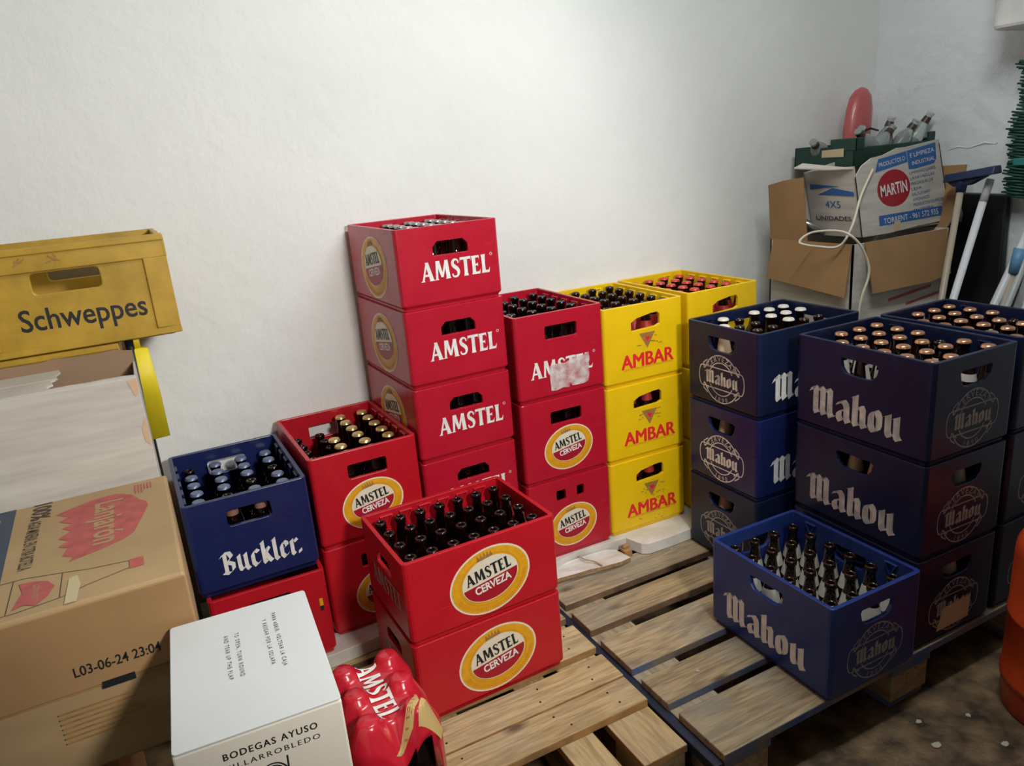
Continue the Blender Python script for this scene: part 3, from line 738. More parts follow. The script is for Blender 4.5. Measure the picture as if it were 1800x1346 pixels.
# ------------------------------------------------------------------ crate stacks
R_ = math.radians
hM, hA, hS, hY, hB = .2528, .2650, .2163, .2562, .2515
def stack(kind, F, rz, w, d, h, n, z0, labels, group, designs, mname, base_nodes=0):
    for k in range(n):
        dz = z0+(n-1-k)*h
        crate(kind[k] if isinstance(kind, list) else kind, (F[0], F[1], dz), R_(rz), labels[k], group, designs[k], w, d, h, mname[k] if isinstance(mname, list) else mname, open_top=(k == 0))
# rear row, left to right
crate('round', (.0,1.803,ZB), R_(-1), 'red beer crate under the navy crate, behind the white wine carton', 'red beer crates', {}, .288, .40, hB, 'red')
crate('round', (-.012,1.824,ZB+hB), R_(.5), 'navy crate with white blackletter word on top of a red crate at left', 'blue beer crates', {'front': 'buckler'}, .30, .40, hB, 'navyb', True)
mb = MB()
stack(['tall','tall'], (.302,1.858), 1.0, .30, .40, hA, 2, ZB, ['red crate with gold-capped bottles between the navy crate and the tallest stack', 'lower red crate under the one with gold-capped bottles'], 'red beer crates', [{'front':'oval_short'},{'front':'oval_short'}], 'red')
stack('small', (.61,1.864), 1.7, .30, .40, hS, 5, ZB, ['topmost red crate of the tallest stack against the wall', 'second red crate from the top of the tallest stack', 'third red crate from the top of the tallest stack', 'fourth red crate down the tallest stack, mostly behind the front crates', 'bottom red crate of the tallest stack, hidden behind the front crates'], 'red beer crates', [{'front':'amstel','left':'oval_long'}]*5, 'reddeep')
stack(['tall','tall','split'], (.932,1.871), -.8, .30, .40, hA, 3, ZB, ['top red crate with a torn white paper sticker, left of the yellow stack', 'middle red crate under the one with the torn sticker', 'bottom red crate with split hand hole on the broken white board'], 'red beer crates', [{'front':'amstel_low'},{'front':'oval_short'},{'front':'oval_short'}], 'reddeep')
stack('yel', (1.237,1.874), -1.8, .30, .40, hY, 3, ZB, ['top crate of the nearer yellow stack, right of the red stack', 'middle crate of the nearer yellow stack', 'bottom crate of the nearer yellow stack, its print badly worn'], 'yellow beer crates', [{'front':'ambar'},{'front':'ambar'},{'front':('ambar',True)}], 'yellow')
stack('yel', (1.572,1.878), -.2, .30, .40, hY, 3, ZB, ['top crate of the farther yellow stack, holding red-capped bottles', 'middle crate of the farther yellow stack behind the blue crates', 'bottom crate of the farther yellow stack behind the blue crates'], 'yellow beer crates', [{},{},{}], 'yellow')
# torn sticker on the top red crate of the centre stack
sh = [(.108,.028),(.125,.026),(.15,.031),(.17,.028),(.174,.042),(.181,.030),(.22,.029),(.238,.034),(.243,.060),(.240,.085),(.246,.10),(.243,.124),(.225,.118),(.19,.116),(.16,.106),(.13,.108),(.108,.106),(.106,.07)]
for o in list(S.objects):
    if o.get('label','').startswith('top red crate with a torn'):
        P = Print(); P.poly(sh, 3, 0)
        P.emit('torn_sticker', [mat('torn_white_sticker', (.70,.66,.64), .6, col2=(.45,.16,.17), vscale=32, detail=12)], face_fn('front', .3, .4), o)
# front red stack
stack('small', (.397,1.449), 1.5, .40, .30, hS, 2, .144, ['upper red crate full of open bottles at the front of the pallet', 'lower red crate at the front of the pallet, directly on the boards'], 'red beer crates', [{'front':'oval_long','left':('amstel','grey_ink')}]*2, 'red')
# blue crates
crate('blue', (1.230,.996,.144), R_(-.7), 'single royal blue crate standing low on the pallet corner', 'blue beer crates', {'front':('round','grey_ink'),'left':'mahou'}, .30, .40, hM, 'blue', True)
stack('blue', (1.477,1.472), .2, .40, .30, hM, 3, .144, ['top blue crate of the stack right of the yellow ones', 'middle blue crate of the stack right of the yellow ones', 'bottom blue crate of the stack right of the yellow ones'], 'blue beer crates', [{'front':'mahou','left':('round','white_worn')},{'front':'mahou','left':'round'},{'front':'mahou','left':('round','grey_ink')}], ['navy','navyb','navy'])
stack('blue', (1.544,1.013), -1.4, .30, .40, hM, 3, .144, ['top blue crate with scratched lettering on the right-hand stack', 'middle blue crate of the right-hand stack', 'bottom blue crate of the right-hand stack with a tan paper label'], 'blue beer crates', [{'front':('round','grey_ink'),'left':('mahou','white_worn')},{'front':('round','grey_ink'),'left':('mahou','white_worn')},{'front':('round','grey_ink'),'left':('mahou','white_worn')}], 'navy')
stack('blue', (1.872,1.012), -.3, .30, .40, hM, 3, .144, ['topmost blue crate at the far right, with copper-capped bottles', 'middle blue crate of the far right stack above the gas bottle', 'bottom blue crate of the far right stack behind the gas bottle'], 'blue beer crates', [{'front':('round','grey_ink')}]*3, 'navy')
for o in list(S.objects):
    if o.get('label','').startswith('bottom blue crate of the right-hand'):
        P = Print(); P.poly([(.088,.030),(.212,.034),(.214,.098),(.108,.094)], 3, 0); P.emit('paper_label', M['lab_tan'], face_fn('front', .3, .4), o)
    if o.get('label','').startswith('red beer crate under'):
        P = Print(); P.poly([(.262,.150),(.271,.150),(.271,.172),(.262,.172)], 1, 0); P.poly([(.262,.136),(.271,.136),(.271,.150),(.262,.150)], 1, 1); P.emit('sticker', [M['orange'],M['blackink']], face_fn('front', .288, .4), o)

# ------------------------------------------------------------------ bottles in the open crates
NL = ('neck_label','lab_white',.60,.78,2*PI)
def sp_low(i, row): return dict(what='open brown bottle', lab=('neck_label','lab_white',.58,.76,2*PI))
fill('M0', (1.230,.996), R_(-.7), .30, .40, .144, 4, 6, 'low blue crate', 'bottles in the low blue crate', h=.222, spec=sp_low)
def sp_mid(i, row):
    if (i, row) in {(0,1),(1,0),(3,0),(4,0),(3,1),(4,1),(3,2),(5,0),(5,1)}: return dict(what='white-capped bottle', cap='cap_white', h=.232, lab=('neck_label','lab_tan',.66,.86,2*PI) if (i, row) == (0,1) else None)
    return dict(what='open brown bottle', lab=('neck_label','lab_white',.60,.72,2*PI) if row == 3 else None)
fill('M1', (1.477,1.472), R_(.2), .40, .30, .144+2*hM, 6, 4, 'middle blue stack', 'bottles in the middle blue stack', h=.222, spec=sp_mid)
def sp_cu(i, row):
    if (i, row) in {(0,0),(2,5),(3,3)}: return dict(what='open brown bottle', lab=('neck_label','lab_white',.72,.80,2*PI))
    return dict(what='copper-capped bottle', cap='cap_orange', h=.232, lab=('neck_label','lab_white',.60,.80,1.5), turn=random.uniform(-2,2))
fill('M2', (1.544,1.013), R_(-1.4), .30, .40, .144+2*hM, 4, 6, 'right-hand blue stack', 'bottles in the right-hand blue stack', h=.220, spec=sp_cu)
fill('M3', (1.872,1.012), R_(-.3), .30, .40, .144+2*hM, 4, 6, 'far right stack', 'bottles in the far right blue stack', h=.220, spec=sp_cu)
fill('A0', (.397,1.449), R_(1.5), .40, .30, .144+hS, 7, 4, 'front red crate', 'bottles in the front red crate', h=.197, R=.0235, glass='glassdark')
fill('A1', (.61,1.864), R_(1.7), .30, .40, ZB+4*hS, 4, 7, 'tallest red stack', 'bottles on the tallest red stack', h=.193, R=.0235, spec=lambda i, r: dict(what='silver-capped bottle', cap='cap_silver'))
fill('A2', (.932,1.871), R_(-.8), .30, .40, ZB+2*hA, 4, 6, 'centre red stack', 'bottles on the centre red stack', h=.246, glass='glassdark')
def sp_gold(i, row):
    if i == 0 or (i == 1 and row in (0,1,2)): return dict(what='open brown bottle', h=.195)
    return dict(what='gold-capped bottle', cap='cap_gold', h=.236)
fill('A3', (.302,1.858), R_(1.0), .30, .40, ZB+hA, 4, 6, 'left red stack', 'bottles in the left red stack', h=.195, glass='glassdark', spec=sp_gold)
fill('Y1', (1.237,1.874), R_(-1.8), .30, .40, ZB+2*hY, 4, 6, 'nearer yellow stack', 'bottles in the nearer yellow stack', h=.241, spec=lambda i, r: dict(what='open brown bottle', lab=('neck_label','lab_red',.60,.75,2*PI)))
fill('Y2', (1.572,1.878), R_(-.2), .30, .40, ZB+2*hY, 4, 6, 'farther yellow stack', 'bottles in the farther yellow stack', h=.232, spec=lambda i, r: dict(what='red-capped bottle', cap='cap_red', lab=('neck_label','lab_red',.60,.75,2*PI)))
fill('B', (-.012,1.824), R_(.5), .30, .40, ZB+hB, 4, 6, 'left navy crate', 'bottles in the left navy crate', h=.205, glass='glassdark', spec=lambda i, r: dict(what='blue-capped bottle' if (i+r) % 5 and r < 5 else 'open dark bottle', cap='cap_blue' if (i+r) % 5 and r < 5 else None, lab=('neck_label','lab_copper',.80,.98,2*PI) if r == 5 else None, h=.222 if r == 5 else .205))
# bottles seen only through the hand holes of closed-in crates
def peek(F, rz, w, d, z, face, phrase, h, R, glass, lab, group, where=('left','right')):
    nx = 3 if len(where) == 3 else 2
    L_ = w if face == 'front' else d; ca, sa = math.cos(rz), math.sin(rz)
    for i, nm in enumerate(where):
        if nm is None: continue
        u = L_/2+(i-(nx-1)/2)*.064*(1 if R > .026 else .8)
        if face == 'front': x, y = u, .011+R+.006
        else: x, y = .011+R+.006, d-u
        o = put_bottle((F[0]+x*ca-y*sa, F[1]+x*sa+y*ca, z+.0105), 0, f"{nm} brown bottle behind the hand hole of the {phrase}", group, h, R, glass, lab=lab)
WL = ('neck_label','lab_tan',.66,.84,2*PI); WW = ('neck_label','lab_white',.64,.86,2*PI)
G_ = 'bottles glimpsed through hand holes'
for k, nm in ((1,'middle crate of middle blue stack'),(0,'bottom crate of middle blue stack')):
    peek((1.477,1.472), R_(.2), .40, .30, .144+k*hM, 'left', nm, .226, .0285, 'glass', WL, G_, ('left', None) if k else ('left','right'))
peek((1.544,1.013), R_(-1.4), .30, .40, .144+hM, 'left', 'middle right-hand crate, long side', .226, .0285, 'glass', WL, G_)
for k, nm in ((1,'middle right-hand blue crate'),(0,'bottom right-hand blue crate')):
    peek((1.544,1.013), R_(-1.4), .30, .40, .144+k*hM, 'front', nm, .226, .0285, 'glass', WW, G_, (None,'right'))
for k, nm in ((3,'second crate of tallest stack'),(2,'third crate of tallest stack'),(1,'fourth crate of tallest stack')):
    peek((.61,1.864), R_(1.7), .30, .40, ZB+k*hS, 'front', nm, .186, .0235, 'glassdark', None, G_, (None,'middle','right'))
for k, nm in ((1,'middle centre red crate'),(0,'bottom centre red crate')):
    peek((.932,1.871), R_(-.8), .30, .40, ZB+k*hA, 'front', nm, .238, .0285, 'glassdark', ('neck_label','lab_white',.88,.93,2*PI) if k == 0 else None, G_, ('left', None) if k == 0 else ('left','right'))
for k, nm in ((1,'middle nearer yellow crate'),(0,'bottom nearer yellow crate')):
    peek((1.237,1.874), R_(-1.8), .30, .40, ZB+k*hY, 'front', nm, .236, .0285, 'glass', ('neck_label','lab_red',.72,.84,2*PI), G_)
peek((.302,1.858), R_(1.0), .30, .40, ZB, 'front', 'lower left red crate', .238, .0285, 'glassdark', None, G_, ('left', None))

# ------------------------------------------------------------------ cartons at the left
def cartonbox(name, lo, hi, m, label, cat, bevel=.004, yaw=0, mats=None):
    mb = MB(); x0,y0,z0 = lo; x1,y1,z1 = hi; cx, cy = (x0+x1)/2, (y0+y1)/2
    root = empty(name, (cx, cy, z0), yaw, label, cat)
    mb.box((x0-cx,y0-cy,0),(x1-cx,y1-cy,z1-z0)); mb.build('carton_body', mats or M[m], root, bevel=bevel)
    return root, (x1-x0, y1-y0, z1-z0)
def topfn(w, d, h): return lambda u, v, o: (u-w/2, v-d/2, h+o)
def frontfn(w, d, h): return lambda u, v, o: (u-w/2, -d/2-o, v)
# water carton: kraft, red splash, bottle drawing, lot code
wx0, wx1, wy0, wy1 = -.462, -.022, 1.228, 1.715
wc, (w, d, h) = cartonbox('water_carton', (wx0,wy0,.52), (wx1,wy1,.82), 'kraft', 'brown cardboard carton with red splash print and a lot code, below the white carton', 'carton', .006)
P = Print()                                  # u to the right, v to the back, on the top face
def U(x, y): return (x-wx0, y-wy0)
P.poly([U(-.46,1.345),U(-.294,1.345),U(-.300,1.60),U(-.303,1.712),U(-.46,1.712)], 0, 1)
spl = [(-.207,1.418),(-.200,1.450),(-.216,1.462),(-.200,1.480),(-.218,1.500),(-.198,1.525),(-.214,1.545),(-.198,1.560),(-.222,1.585),(-.205,1.598),(-.228,1.625),(-.206,1.640),(-.165,1.662),(-.120,1.665),(-.092,1.640),(-.078,1.600),(-.066,1.585),(-.064,1.560),(-.078,1.500),(-.092,1.445),(-.110,1.425),(-.150,1.405),(-.185,1.392),(-.196,1.385),(-.190,1.405)]
P.poly([U(*p) for p in spl], 0, 0)
P.text('Lanjarón', *U(-.132,1.530), .052, 1, 2, width=.205, bold=.02, rot=-PI/2)
P.text('100%', *U(-.254,1.665), .034, 1, 3, width=.085, rot=-PI/2, bold=.02)
P.text('AGUA MINERAL EN OTRA BOTELLA', *U(-.262,1.510), .022, 1, 3, width=.215, rot=-PI/2, bold=.012)
P.text('EN ENVASE DE VIDRIO', *U(-.335,1.53), .024, 2, 2, width=.27, rot=-PI/2)
for k in range(6): P.line(U(-.055-.006*k,1.69), U(-.055-.006*k,1.64 if k > 2 else 1.655), .003, 0, 0)
# drawn bottle lying along the front edge
bl = [(-.45,1.250),(-.262,1.251),(-.200,1.262),(-.165,1.280),(-.102,1.300),(-.102,1.327),(-.165,1.338),(-.200,1.350),(-.262,1.368),(-.45,1.366)]
for a, b in zip(bl, bl[1:]): P.line(U(*a), U(*b), .0016, 0, 3)
P.line(U(-.203,1.262), U(-.203,1.350), .0014, 0, 3); P.line(U(-.275,1.251), U(-.275,1.368), .0014, 0, 3)
P.poly([U(-.102,1.296),U(-.080,1.296),U(-.080,1.331),U(-.102,1.331)], 0, 0)
P.poly([U(-.268,1.262),U(-.252,1.270),U(-.236,1.258),U(-.220,1.280),U(-.212,1.310),U(-.224,1.335),U(-.242,1.345),U(-.266,1.350),U(-.258,1.315)], 1, 0)
P.text('Lanjarón', *U(-.236,1.305), .014, 2, 2, width=.050, rot=-PI/2)
P.emit('top_print', [M['pinkink'],M['navyink'],M['kraft'],M['darkbrown']], topfn(w,d,h), wc)
P = Print(); P.poly([U(-.195,1.232),U(-.178,1.232),U(-.174,1.29),U(-.180,1.325),U(-.192,1.318)], 3, 0); P.emit('tape_strip', M['tape'], topfn(w,d,h), wc)
P = Print()
P.text('L03-06-24 23:04', .318, .187, .018, 0, 0, width=.126, bold=.012)
P.line((0,.150),(w,.150), .0018, 0, 1); P.poly([(.288,.143),(.336,.143),(.336,.156),(.288,.156)], 1, 0)  # dark slot between the flaps is painted black, standing in for shade
for k in range(7): P.line((.22,.122-.009*k),(.345-random.uniform(0,.04)-(.03 if k == 6 else 0),.122-.009*k), .0028, 0, 1)
x = .385
while x < .43: 
    q = random.choice((.0012,.002,.003)); P.poly([(x,.06),(x+q,.06),(x+q,.115),(x,.115)], 0, 1); x += q+random.choice((.0015,.0025))
P.emit('front_print', [M['blackink'],M['brownink']], frontfn(w,d,h), wc)
mb = MB(); mb.box((-w/2+.002,-d/2-.004,.1505),(w/2-.001,-d/2,h-.004)); mb.build('front_flap', M['kraft2'], wc, bevel=.002)
for o in list(wc.children):
    if o.name.startswith('front_print'): o.location = (0,-.0042,0)
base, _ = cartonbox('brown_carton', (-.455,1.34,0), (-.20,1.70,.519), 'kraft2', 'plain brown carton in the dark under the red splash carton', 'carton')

# white carton with its torn top
tx0, tx1, ty0, ty1, tz0, tz1 = -.52, -.035, 1.735, 1.925, .50, 1.042
tc = empty('white_carton', ((tx0+tx1)/2, (ty0+ty1)/2, tz0), 0, 'white carton with a torn open top under the amber crate', 'carton')
def tl(x, y, z): return (x-(tx0+tx1)/2, y-(ty0+ty1)/2, z-tz0)
th = .005
mb = MB()
mb.box(tl(tx0,ty0,tz0), tl(tx1,ty0+th,tz1)); mb.box(tl(tx1-th,ty0+th,tz0), tl(tx1,ty1-th,tz1-.004)); mb.box(tl(tx0,ty0+th,tz0), tl(tx0+th,ty1-th,tz1)); mb.box(tl(tx0,ty0,tz0-.0), tl(tx1,ty1,tz0+.005))
mb.build('carton_body', M['wcard'], tc, bevel=.002)
mb = MB()   # inner rear panel with ragged upper edge
edge = [(tx0,1.068),(-.34,1.067),(-.29,1.071),(-.22,1.069),(-.195,1.074),(-.16,1.070),(-.11,1.068),(-.075,1.072),(-.05,1.066),(tx1,1.064)]
poly = [(tx0,tz0),(tx1,tz0)]+edge[::-1]
mb.prism(poly, ty1-th, ty1, 0, 0, lambda x, y, z: tl(x, z, y)); mb.build('rear_panel', M['kraftin'], tc)
mb = MB()   # rest of the top flaps, torn away at the right
fl = [(tx0,ty0+.001),(-.03-.005,ty0+.001),(-.06,ty0+.010),(-.10,ty0+.012),(-.13,ty0+.008),(-.16,ty0+.002+.012),(-.195,ty0+.012),(-.205,ty0+.03),(-.192,ty0+.05),(-.198,ty0+.085),(-.190,ty0+.095),(tx0,ty0+.095)]
mb.prism(fl, tz1, tz1+.004, 0, 0, tl)
mb.prism([(tx0,ty0+.098),(-.186,ty0+.098),(-.192,ty0+.13),(-.184,ty0+.16),(-.188,ty1-th),(tx0,ty1-th)], tz1+.001, tz1+.005, 0, 0, tl)
mb.build('top_flap', M['wcard'], tc)
bare = mat('bared_card', (.62,.42,.27), .8)
for pp in ([(-.020,.535),(-.002,.540),(-.001,.508),(-.010,.500),(-.016,.52)], [(-.012,.43),(-.001,.452),(-.001,.385),(-.012,.40)]):
    P = Print(); P.poly([(tx1-tx0+x, y) for x, y in pp], 1, 0)
    P.emit('bared_patch', bare, lambda u, v, o: (u-(tx1-tx0)/2, -(ty1-ty0)/2-o, v), tc)

# amber crates by the wall
def amber(loc, label, w=.40, d=.29, h=.2166, top=False, words=False):
    root = empty('soda_crate', loc, 0, label, 'crate', 'amber soda crates')
    hl = hole_rect(w*.485, h*.665, .135, .046, .010)
    shell(w, d, h, {'front':[hl],'back':[hl]}, brackets=False).build('shell', M['amber'], root, bevel=.003)
    mb = MB()
    def fb(a, b, pr=.006): mb.box((a[0],-pr,a[1]),(b[0],.001,b[1]))
    fb((-.002,h-.052),(w+.002,h-.006)); fb((-.002,.004),(w+.002,.020)); fb((-.002,.02),(.040,h-.05)); fb((w-.046,.02),(w+.002,h-.05))
    mb.box((-.005,-.010,h-.014),(w+.005,.004,h+.001)); mb.box((w-.001,-.006,.004),(w+.006,d,.02)); mb.box((w-.001,-.006,h-.052),(w+.006,d,h-.006)); mb.box((w-.001,-.005,.02),(w+.005,.05,h-.05))
    mb.build('raised_border', M['amber'], root, bevel=.0025)
    if words:
        P = Print(); P.text('Schweppes', w*.535, h*.345, .050, 0, 0, width=.255, bold=.012); P.emit('lettering', M['blackink'], face_fn('front', w, d), root)
        P = Print()
        for x in (.10,.165):
            for k in range(4): P.line((x+random.uniform(0,.02),.012+random.uniform(0,.02)),(x+random.uniform(.01,.03),.012+random.uniform(0,.02)), .003, 0, 0)
        P.emit('embossed_mark', M['brownink'], lambda u, v, o: (u, -.0065-o, h-.048+v), root)
    return root
amber((-.325,1.936,1.083), 'dirty amber crate with black lettering atop the white carton', h=.235, words=True, top=True)
for k in range(4): amber((-.465,1.945,k*.2706), ['lowest','second lowest','third lowest','uppermost hidden'][k]+' amber crate of the column behind the white carton', w=.40, d=.29, h=.2706)

# yellow sleeve on a dark stick
ys = empty('sleeved_stick', (-.034,1.952,0), 0, 'bright yellow flat sleeve on a dark stick beside the white carton', 'stick')
mb = MB(); mb.tube([(-.012,.018,0),(-.006,.005,.6),(-.004,0,1.085)], .010, 10); mb.build('stick', M['black'], ys)
mb = MB()
pr = [(max(-.034, min(.034, math.cos(t)*.040)), math.sin(t)*.009) for t in [2*PI*i/20 for i in range(20)]]
for i, (z0, z1, s0, s1) in enumerate(((.834,.94,1,1),(.94,1.058,1,.86),(1.058,1.062,.86,.5),(1.062,1.095,.42,.42))):
    v = [(x*s0+.004,y*s0+.002,z0) for x, y in pr]+[(x*s1+.004,y*s1+.002,z1) for x, y in pr]
    mb.add(v, [(k,(k+1) % 20,20+(k+1) % 20,20+k) for k in range(20)], 0, True)
    mb.add(v, [tuple(range(20))[::-1], tuple(range(20,40))])
mb.build('yellow_sleeve', M['lemon'], ys)

# white wine carton
wq = empty('wine_carton', (.037,1.055,.41), R_(-3.2), 'white wine carton with small black print, nearest the camera', 'carton')
w, d, h = .216, .310, .325
mb = MB(); mb.box((-w/2,-d/2,0),(w/2,d/2,h-.003)); mb.build('carton_body', M['wine_side'], wq, bevel=.003)
mb = MB(); mb.prism([(-w/2+x,-d/2+y) for x, y in rrect(w, d, .006)], h-.003, h+.0005); mb.build('lid', M['wine_top'], wq, bevel=.001)
P = Print()
def vt(t, x, y, L_, hh=.0068): P.text(t, x, y, hh, 0, 0, width=L_, rot=-PI/2, spacing=1.45)
vt('PARA ABRIR, VOLTEAR LA CAJA', .158, .188, .152); vt('Y RASGAR POR LA SOLAPA', .142, .188, .128)
P.emit('lid_print', M['blackink'], lambda u, v, o: (u-w/2, v-d/2, h+.0006+o), wq)
P = Print()
vt('TO OPEN, TURN ROUND', .098, .178, .118); vt('AND TEAR UP THE FLAP', .082, .178, .118)
P.emit('lid_print', M['blackink'], lambda u, v, o: (u-w/2, v-d/2, h+.0006+o), wq)
P = Print(); P.text('BODEGAS AYUSO', .118, h-.028, .0108, 0, 0, width=.122, bold=.015, spacing=1.2); P.text('VILLARROBLEDO', .118, h-.046, .0086, 0, 0, width=.124, spacing=1.3)
ex, ey = .113, h-.086
P.ring(ex, ey, .021, .024, .0022, a0=-.2, a1=PI*1.25); P.ring(ex, ey, .017, .020, .0018, a0=-.2, a1=PI*1.2); P.line((ex+.021,ey+.028),(ex+.019,ey-.02), .0022); P.text('Z', ex, ey+.006, .012, 0, 0, bold=.02); P.ring(ex, ey-.004, .012, .012, .0016)
P.emit('front_print', M['blackink'], lambda u, v, o: (u-w/2, -d/2-o, v), wq)
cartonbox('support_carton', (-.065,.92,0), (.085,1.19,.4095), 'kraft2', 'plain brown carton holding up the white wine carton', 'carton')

# ------------------------------------------------------------------ red shrink-wrapped six pack
bx, by = (.222,.318), (1.202,1.290,1.378)
pk = empty('bottle_pack', (.27,1.29,.144), 0, 'red shrink-wrapped six-pack of big beer bottles beside the wine carton', 'bottle pack')
PH = .288
def film_h(x, y):
    best = 0
    for cx in bx:
        for cy in by:
            r = math.hypot(x-cx, y-cy)
            hh = PH if r < .016 else PH-(.55*(r-.016) if r < .021 else .0028+(r-.021)*2.1 if r < .045 else .053+(r-.045)*2.4)
            if r < .017: hh = PH+.001-.0025*(r/.017)**2
            best = max(best, hh)
    # film spanning between the necks sags less than the bottles
    ex = max(0, abs(x-.27)-.050); ey = max(0, abs(y-1.29)-.090)
    span = PH-.020-1.75*math.hypot(ex, ey)
    k = 95
    return max(.17, math.log(math.exp(k*best)+math.exp(k*span))/k-.004)
hx_, hy_ = .094, .138
NXp, NYp = 44, 62
def outline_xy(a, b):
    """unit square point to rounded, scalloped footprint"""
    e = 4.5; s = (abs(a)**e+abs(b)**e)**(1/e); m = max(abs(a), abs(b))
    f = m/s if s > 0 else 1
    sc = 1+.018*math.cos(b*PI*3)*abs(a)**3+.02*math.cos(a*PI*2)*abs(b)**3
    return .27+a*f*hx_*sc, 1.29+b*f*hy_*sc
mb = MB(); vs = []; idx = {}
for j in range(NYp+1):
    for i in range(NXp+1):
        x, y = outline_xy(-1+2*i/NXp, -1+2*j/NYp); idx[(i,j)] = len(vs); vs.append((x-.27, y-1.29, film_h(x, y)))
fs = [(idx[i,j],idx[i+1,j],idx[i+1,j+1],idx[i,j+1]) for j in range(NYp) for i in range(NXp)]
rim = [idx[i,0] for i in range(NXp)]+[idx[NXp,j] for j in range(NYp)]+[idx[i,NYp] for i in range(NXp,0,-1)]+[idx[0,j] for j in range(NYp,0,-1)]
prev = rim
for z in (.15,.12,.09,.06,.03,.002):
    cur = []
    for k in rim:
        x, y, _ = vs[k]; q = 1+.004*math.sin(z*90+x*60); vs.append((x*q*1.01, y*q*1.01, z)); cur.append(len(vs)-1)
    fs += [(prev[k],prev[(k+1) % len(rim)],cur[(k+1) % len(rim)],cur[k]) for k in range(len(rim))]; prev = cur
# the open end of the sleeve: an oval hole low in the front wall
def in_hole(f):
    cx = sum(vs[k][0] for k in f)/len(f); cy = sum(vs[k][1] for k in f)/len(f); cz = sum(vs[k][2] for k in f)/len(f)
    return cy < -.095 and ((cx-.034)/.040)**2+((cz-.125)/.090)**2 < 1
fs = [f for f in fs if not in_hole(f)]
mb.add(vs, fs, 0, True); fo = mb.build('film', M['film'], pk)
so = fo.modifiers.new('solid', 'SOLIDIFY'); so.thickness = .0008; so.offset = -1
def drape(u, v, o): return (u, v, film_h(u+.27, v+1.29)+.0012+o)
P = Print(); W2 = Print(); W2.merge(WORD_A[0], (0,0), .043, sx=.180/(WORD_A[1]*.043))
for vv, ff, l, m in W2.q: P.q.append(([( -.001+y, .006-x) for x, y in vv], ff, l, m))
# refine for draping
def refine(P, n=2):
    Q = Print()
    for vv, ff, l, m in P.q:
        bm = bmesh.new(); bv = [bm.verts.new((x,y,0)) for x, y in vv]
        for f in ff:
            try: bm.faces.new([bv[i] for i in f])
            except ValueError: pass
        bmesh.ops.triangulate(bm, faces=bm.faces)
        for _ in range(n): bmesh.ops.subdivide_edges(bm, edges=bm.edges, cuts=1, use_grid_fill=True)
        bm.verts.index_update()
        Q.q.append(([(v.co.x,v.co.y) for v in bm.verts], [tuple(v.index for v in f.verts) for f in bm.faces], l, m)); bm.free()
    return Q
refine(P, 3).emit('lettering', M['white_ink'], drape, pk)
P = Print(); P.poly([(-.012,-.128),(.052,-.075),(.060,-.050),(.056,-.092),(.030,-.118)], 0, 0); P.poly([(.062,-.085),(.088,-.118),(.078,-.132),(.040,-.122)], 0, 0)
for k in range(6): P.line((.010+.0065*k,-.1165+.0066*k),(.016+.0065*k,-.1205+.0066*k), .0018, 1, 1)
refine(P, 3).emit('gold_print', [M['goldfilm'],M['brownink']], drape, pk)
for i, cx in ((1, bx[1]),):
    put_bottle((cx, by[0]+.004, .1445), 0, 'large dark bottle showing in the open end of the red six-pack', 'large bottles in the red pack', .272, .041, 'glassdark')

# ------------------------------------------------------------------ gas bottle
gb = empty('gas_cylinder', (1.838,.787,0), 0, 'orange gas cylinder standing on the floor at the right edge', 'gas cylinder')
mb = MB(); mb.lathe([(.152,.075),(.153,.09),(.150,.10),(.150,.25),(.1525,.255),(.1525,.262),(.150,.267),(.150,.415),(.147,.440),(.136,.465),(.118,.487),(.09,.505),(.05,.515),(.02,.517)], 48, cap0=True); mb.build('tank', M['gas'], gb)
mb = MB(); mb.lathe([(.140,0),(.145,.004),(.148,.06),(.150,.078)], 48, cap0=False, cap1=False); mb.lathe([(.136,0),(.136,.07)], 48, cap0=False, cap1=False); mb.build('foot_ring', M['gas'], gb)
mb = MB(); mb.lathe([(.075,.505),(.078,.58),(.074,.582),(.071,.51)], 32, cap0=False, cap1=False); mb.build('collar', M['gas'], gb)
mb = MB(); mb.lathe([(.02,.51),(.02,.545),(.012,.55),(.012,.57)], 16); mb.build('valve', M['chrome'], gb)

# ------------------------------------------------------------------ cartons in the far corner
bb = empty('brown_carton', (2.50,1.99,.40), 0, 'open brown carton with folded-down flaps under the white cleaning-products box', 'carton')
def bl_(x, y, z): return (x-2.50, y-1.99, z-.40)
mb = MB(); X0,X1,Y0,Y1,Z0,Z1,tk = 2.236,2.760,1.80,2.18,.40,1.030,.006
for a, b in (((X0,Y0,Z0),(X1,Y0+tk,Z1)),((X0,Y1-tk,Z0),(X1,Y1,Z1)),((X0,Y0,Z0),(X0+tk,Y1,Z1)),((X1-tk,Y0,Z0),(X1,Y1,Z1)),((X0,Y0,Z0),(X1,Y1,Z0+tk))): mb.box(bl_(*a), bl_(*b))
mb.build('carton_body', M['wcard'], bb)
def flap(pts, name='flap', m='kraft2', tk=.005, axis='y'):
    mb = MB(); n = len(pts); off = Vector((0,-tk,0)) if axis == 'y' else Vector((-tk,0,0))
    v = [bl_(*p) for p in pts]+[tuple(Vector(bl_(*p))+off) for p in pts]
    mb.add(v, [tuple(range(n)), tuple(range(n,2*n))[::-1]]+[(i,n+i,n+(i+1) % n,(i+1) % n) for i in range(n)])
    return mb.build(name, M[m], bb)
flap([(2.29,1.799,1.032),(2.735,1.799,1.030),(2.745,1.775,.862),(2.62,1.768,.850),(2.31,1.772,.852)])
flap([(2.235,1.803,1.032),(2.235,2.16,1.032),(2.205,2.165,.885),(2.205,1.798,.850)], axis='x')
flap([(2.238,2.178,1.03),(2.238,2.00,1.03),(2.225,2.015,1.262),(2.222,2.10,1.252),(2.222,2.178,1.235)], axis='x')
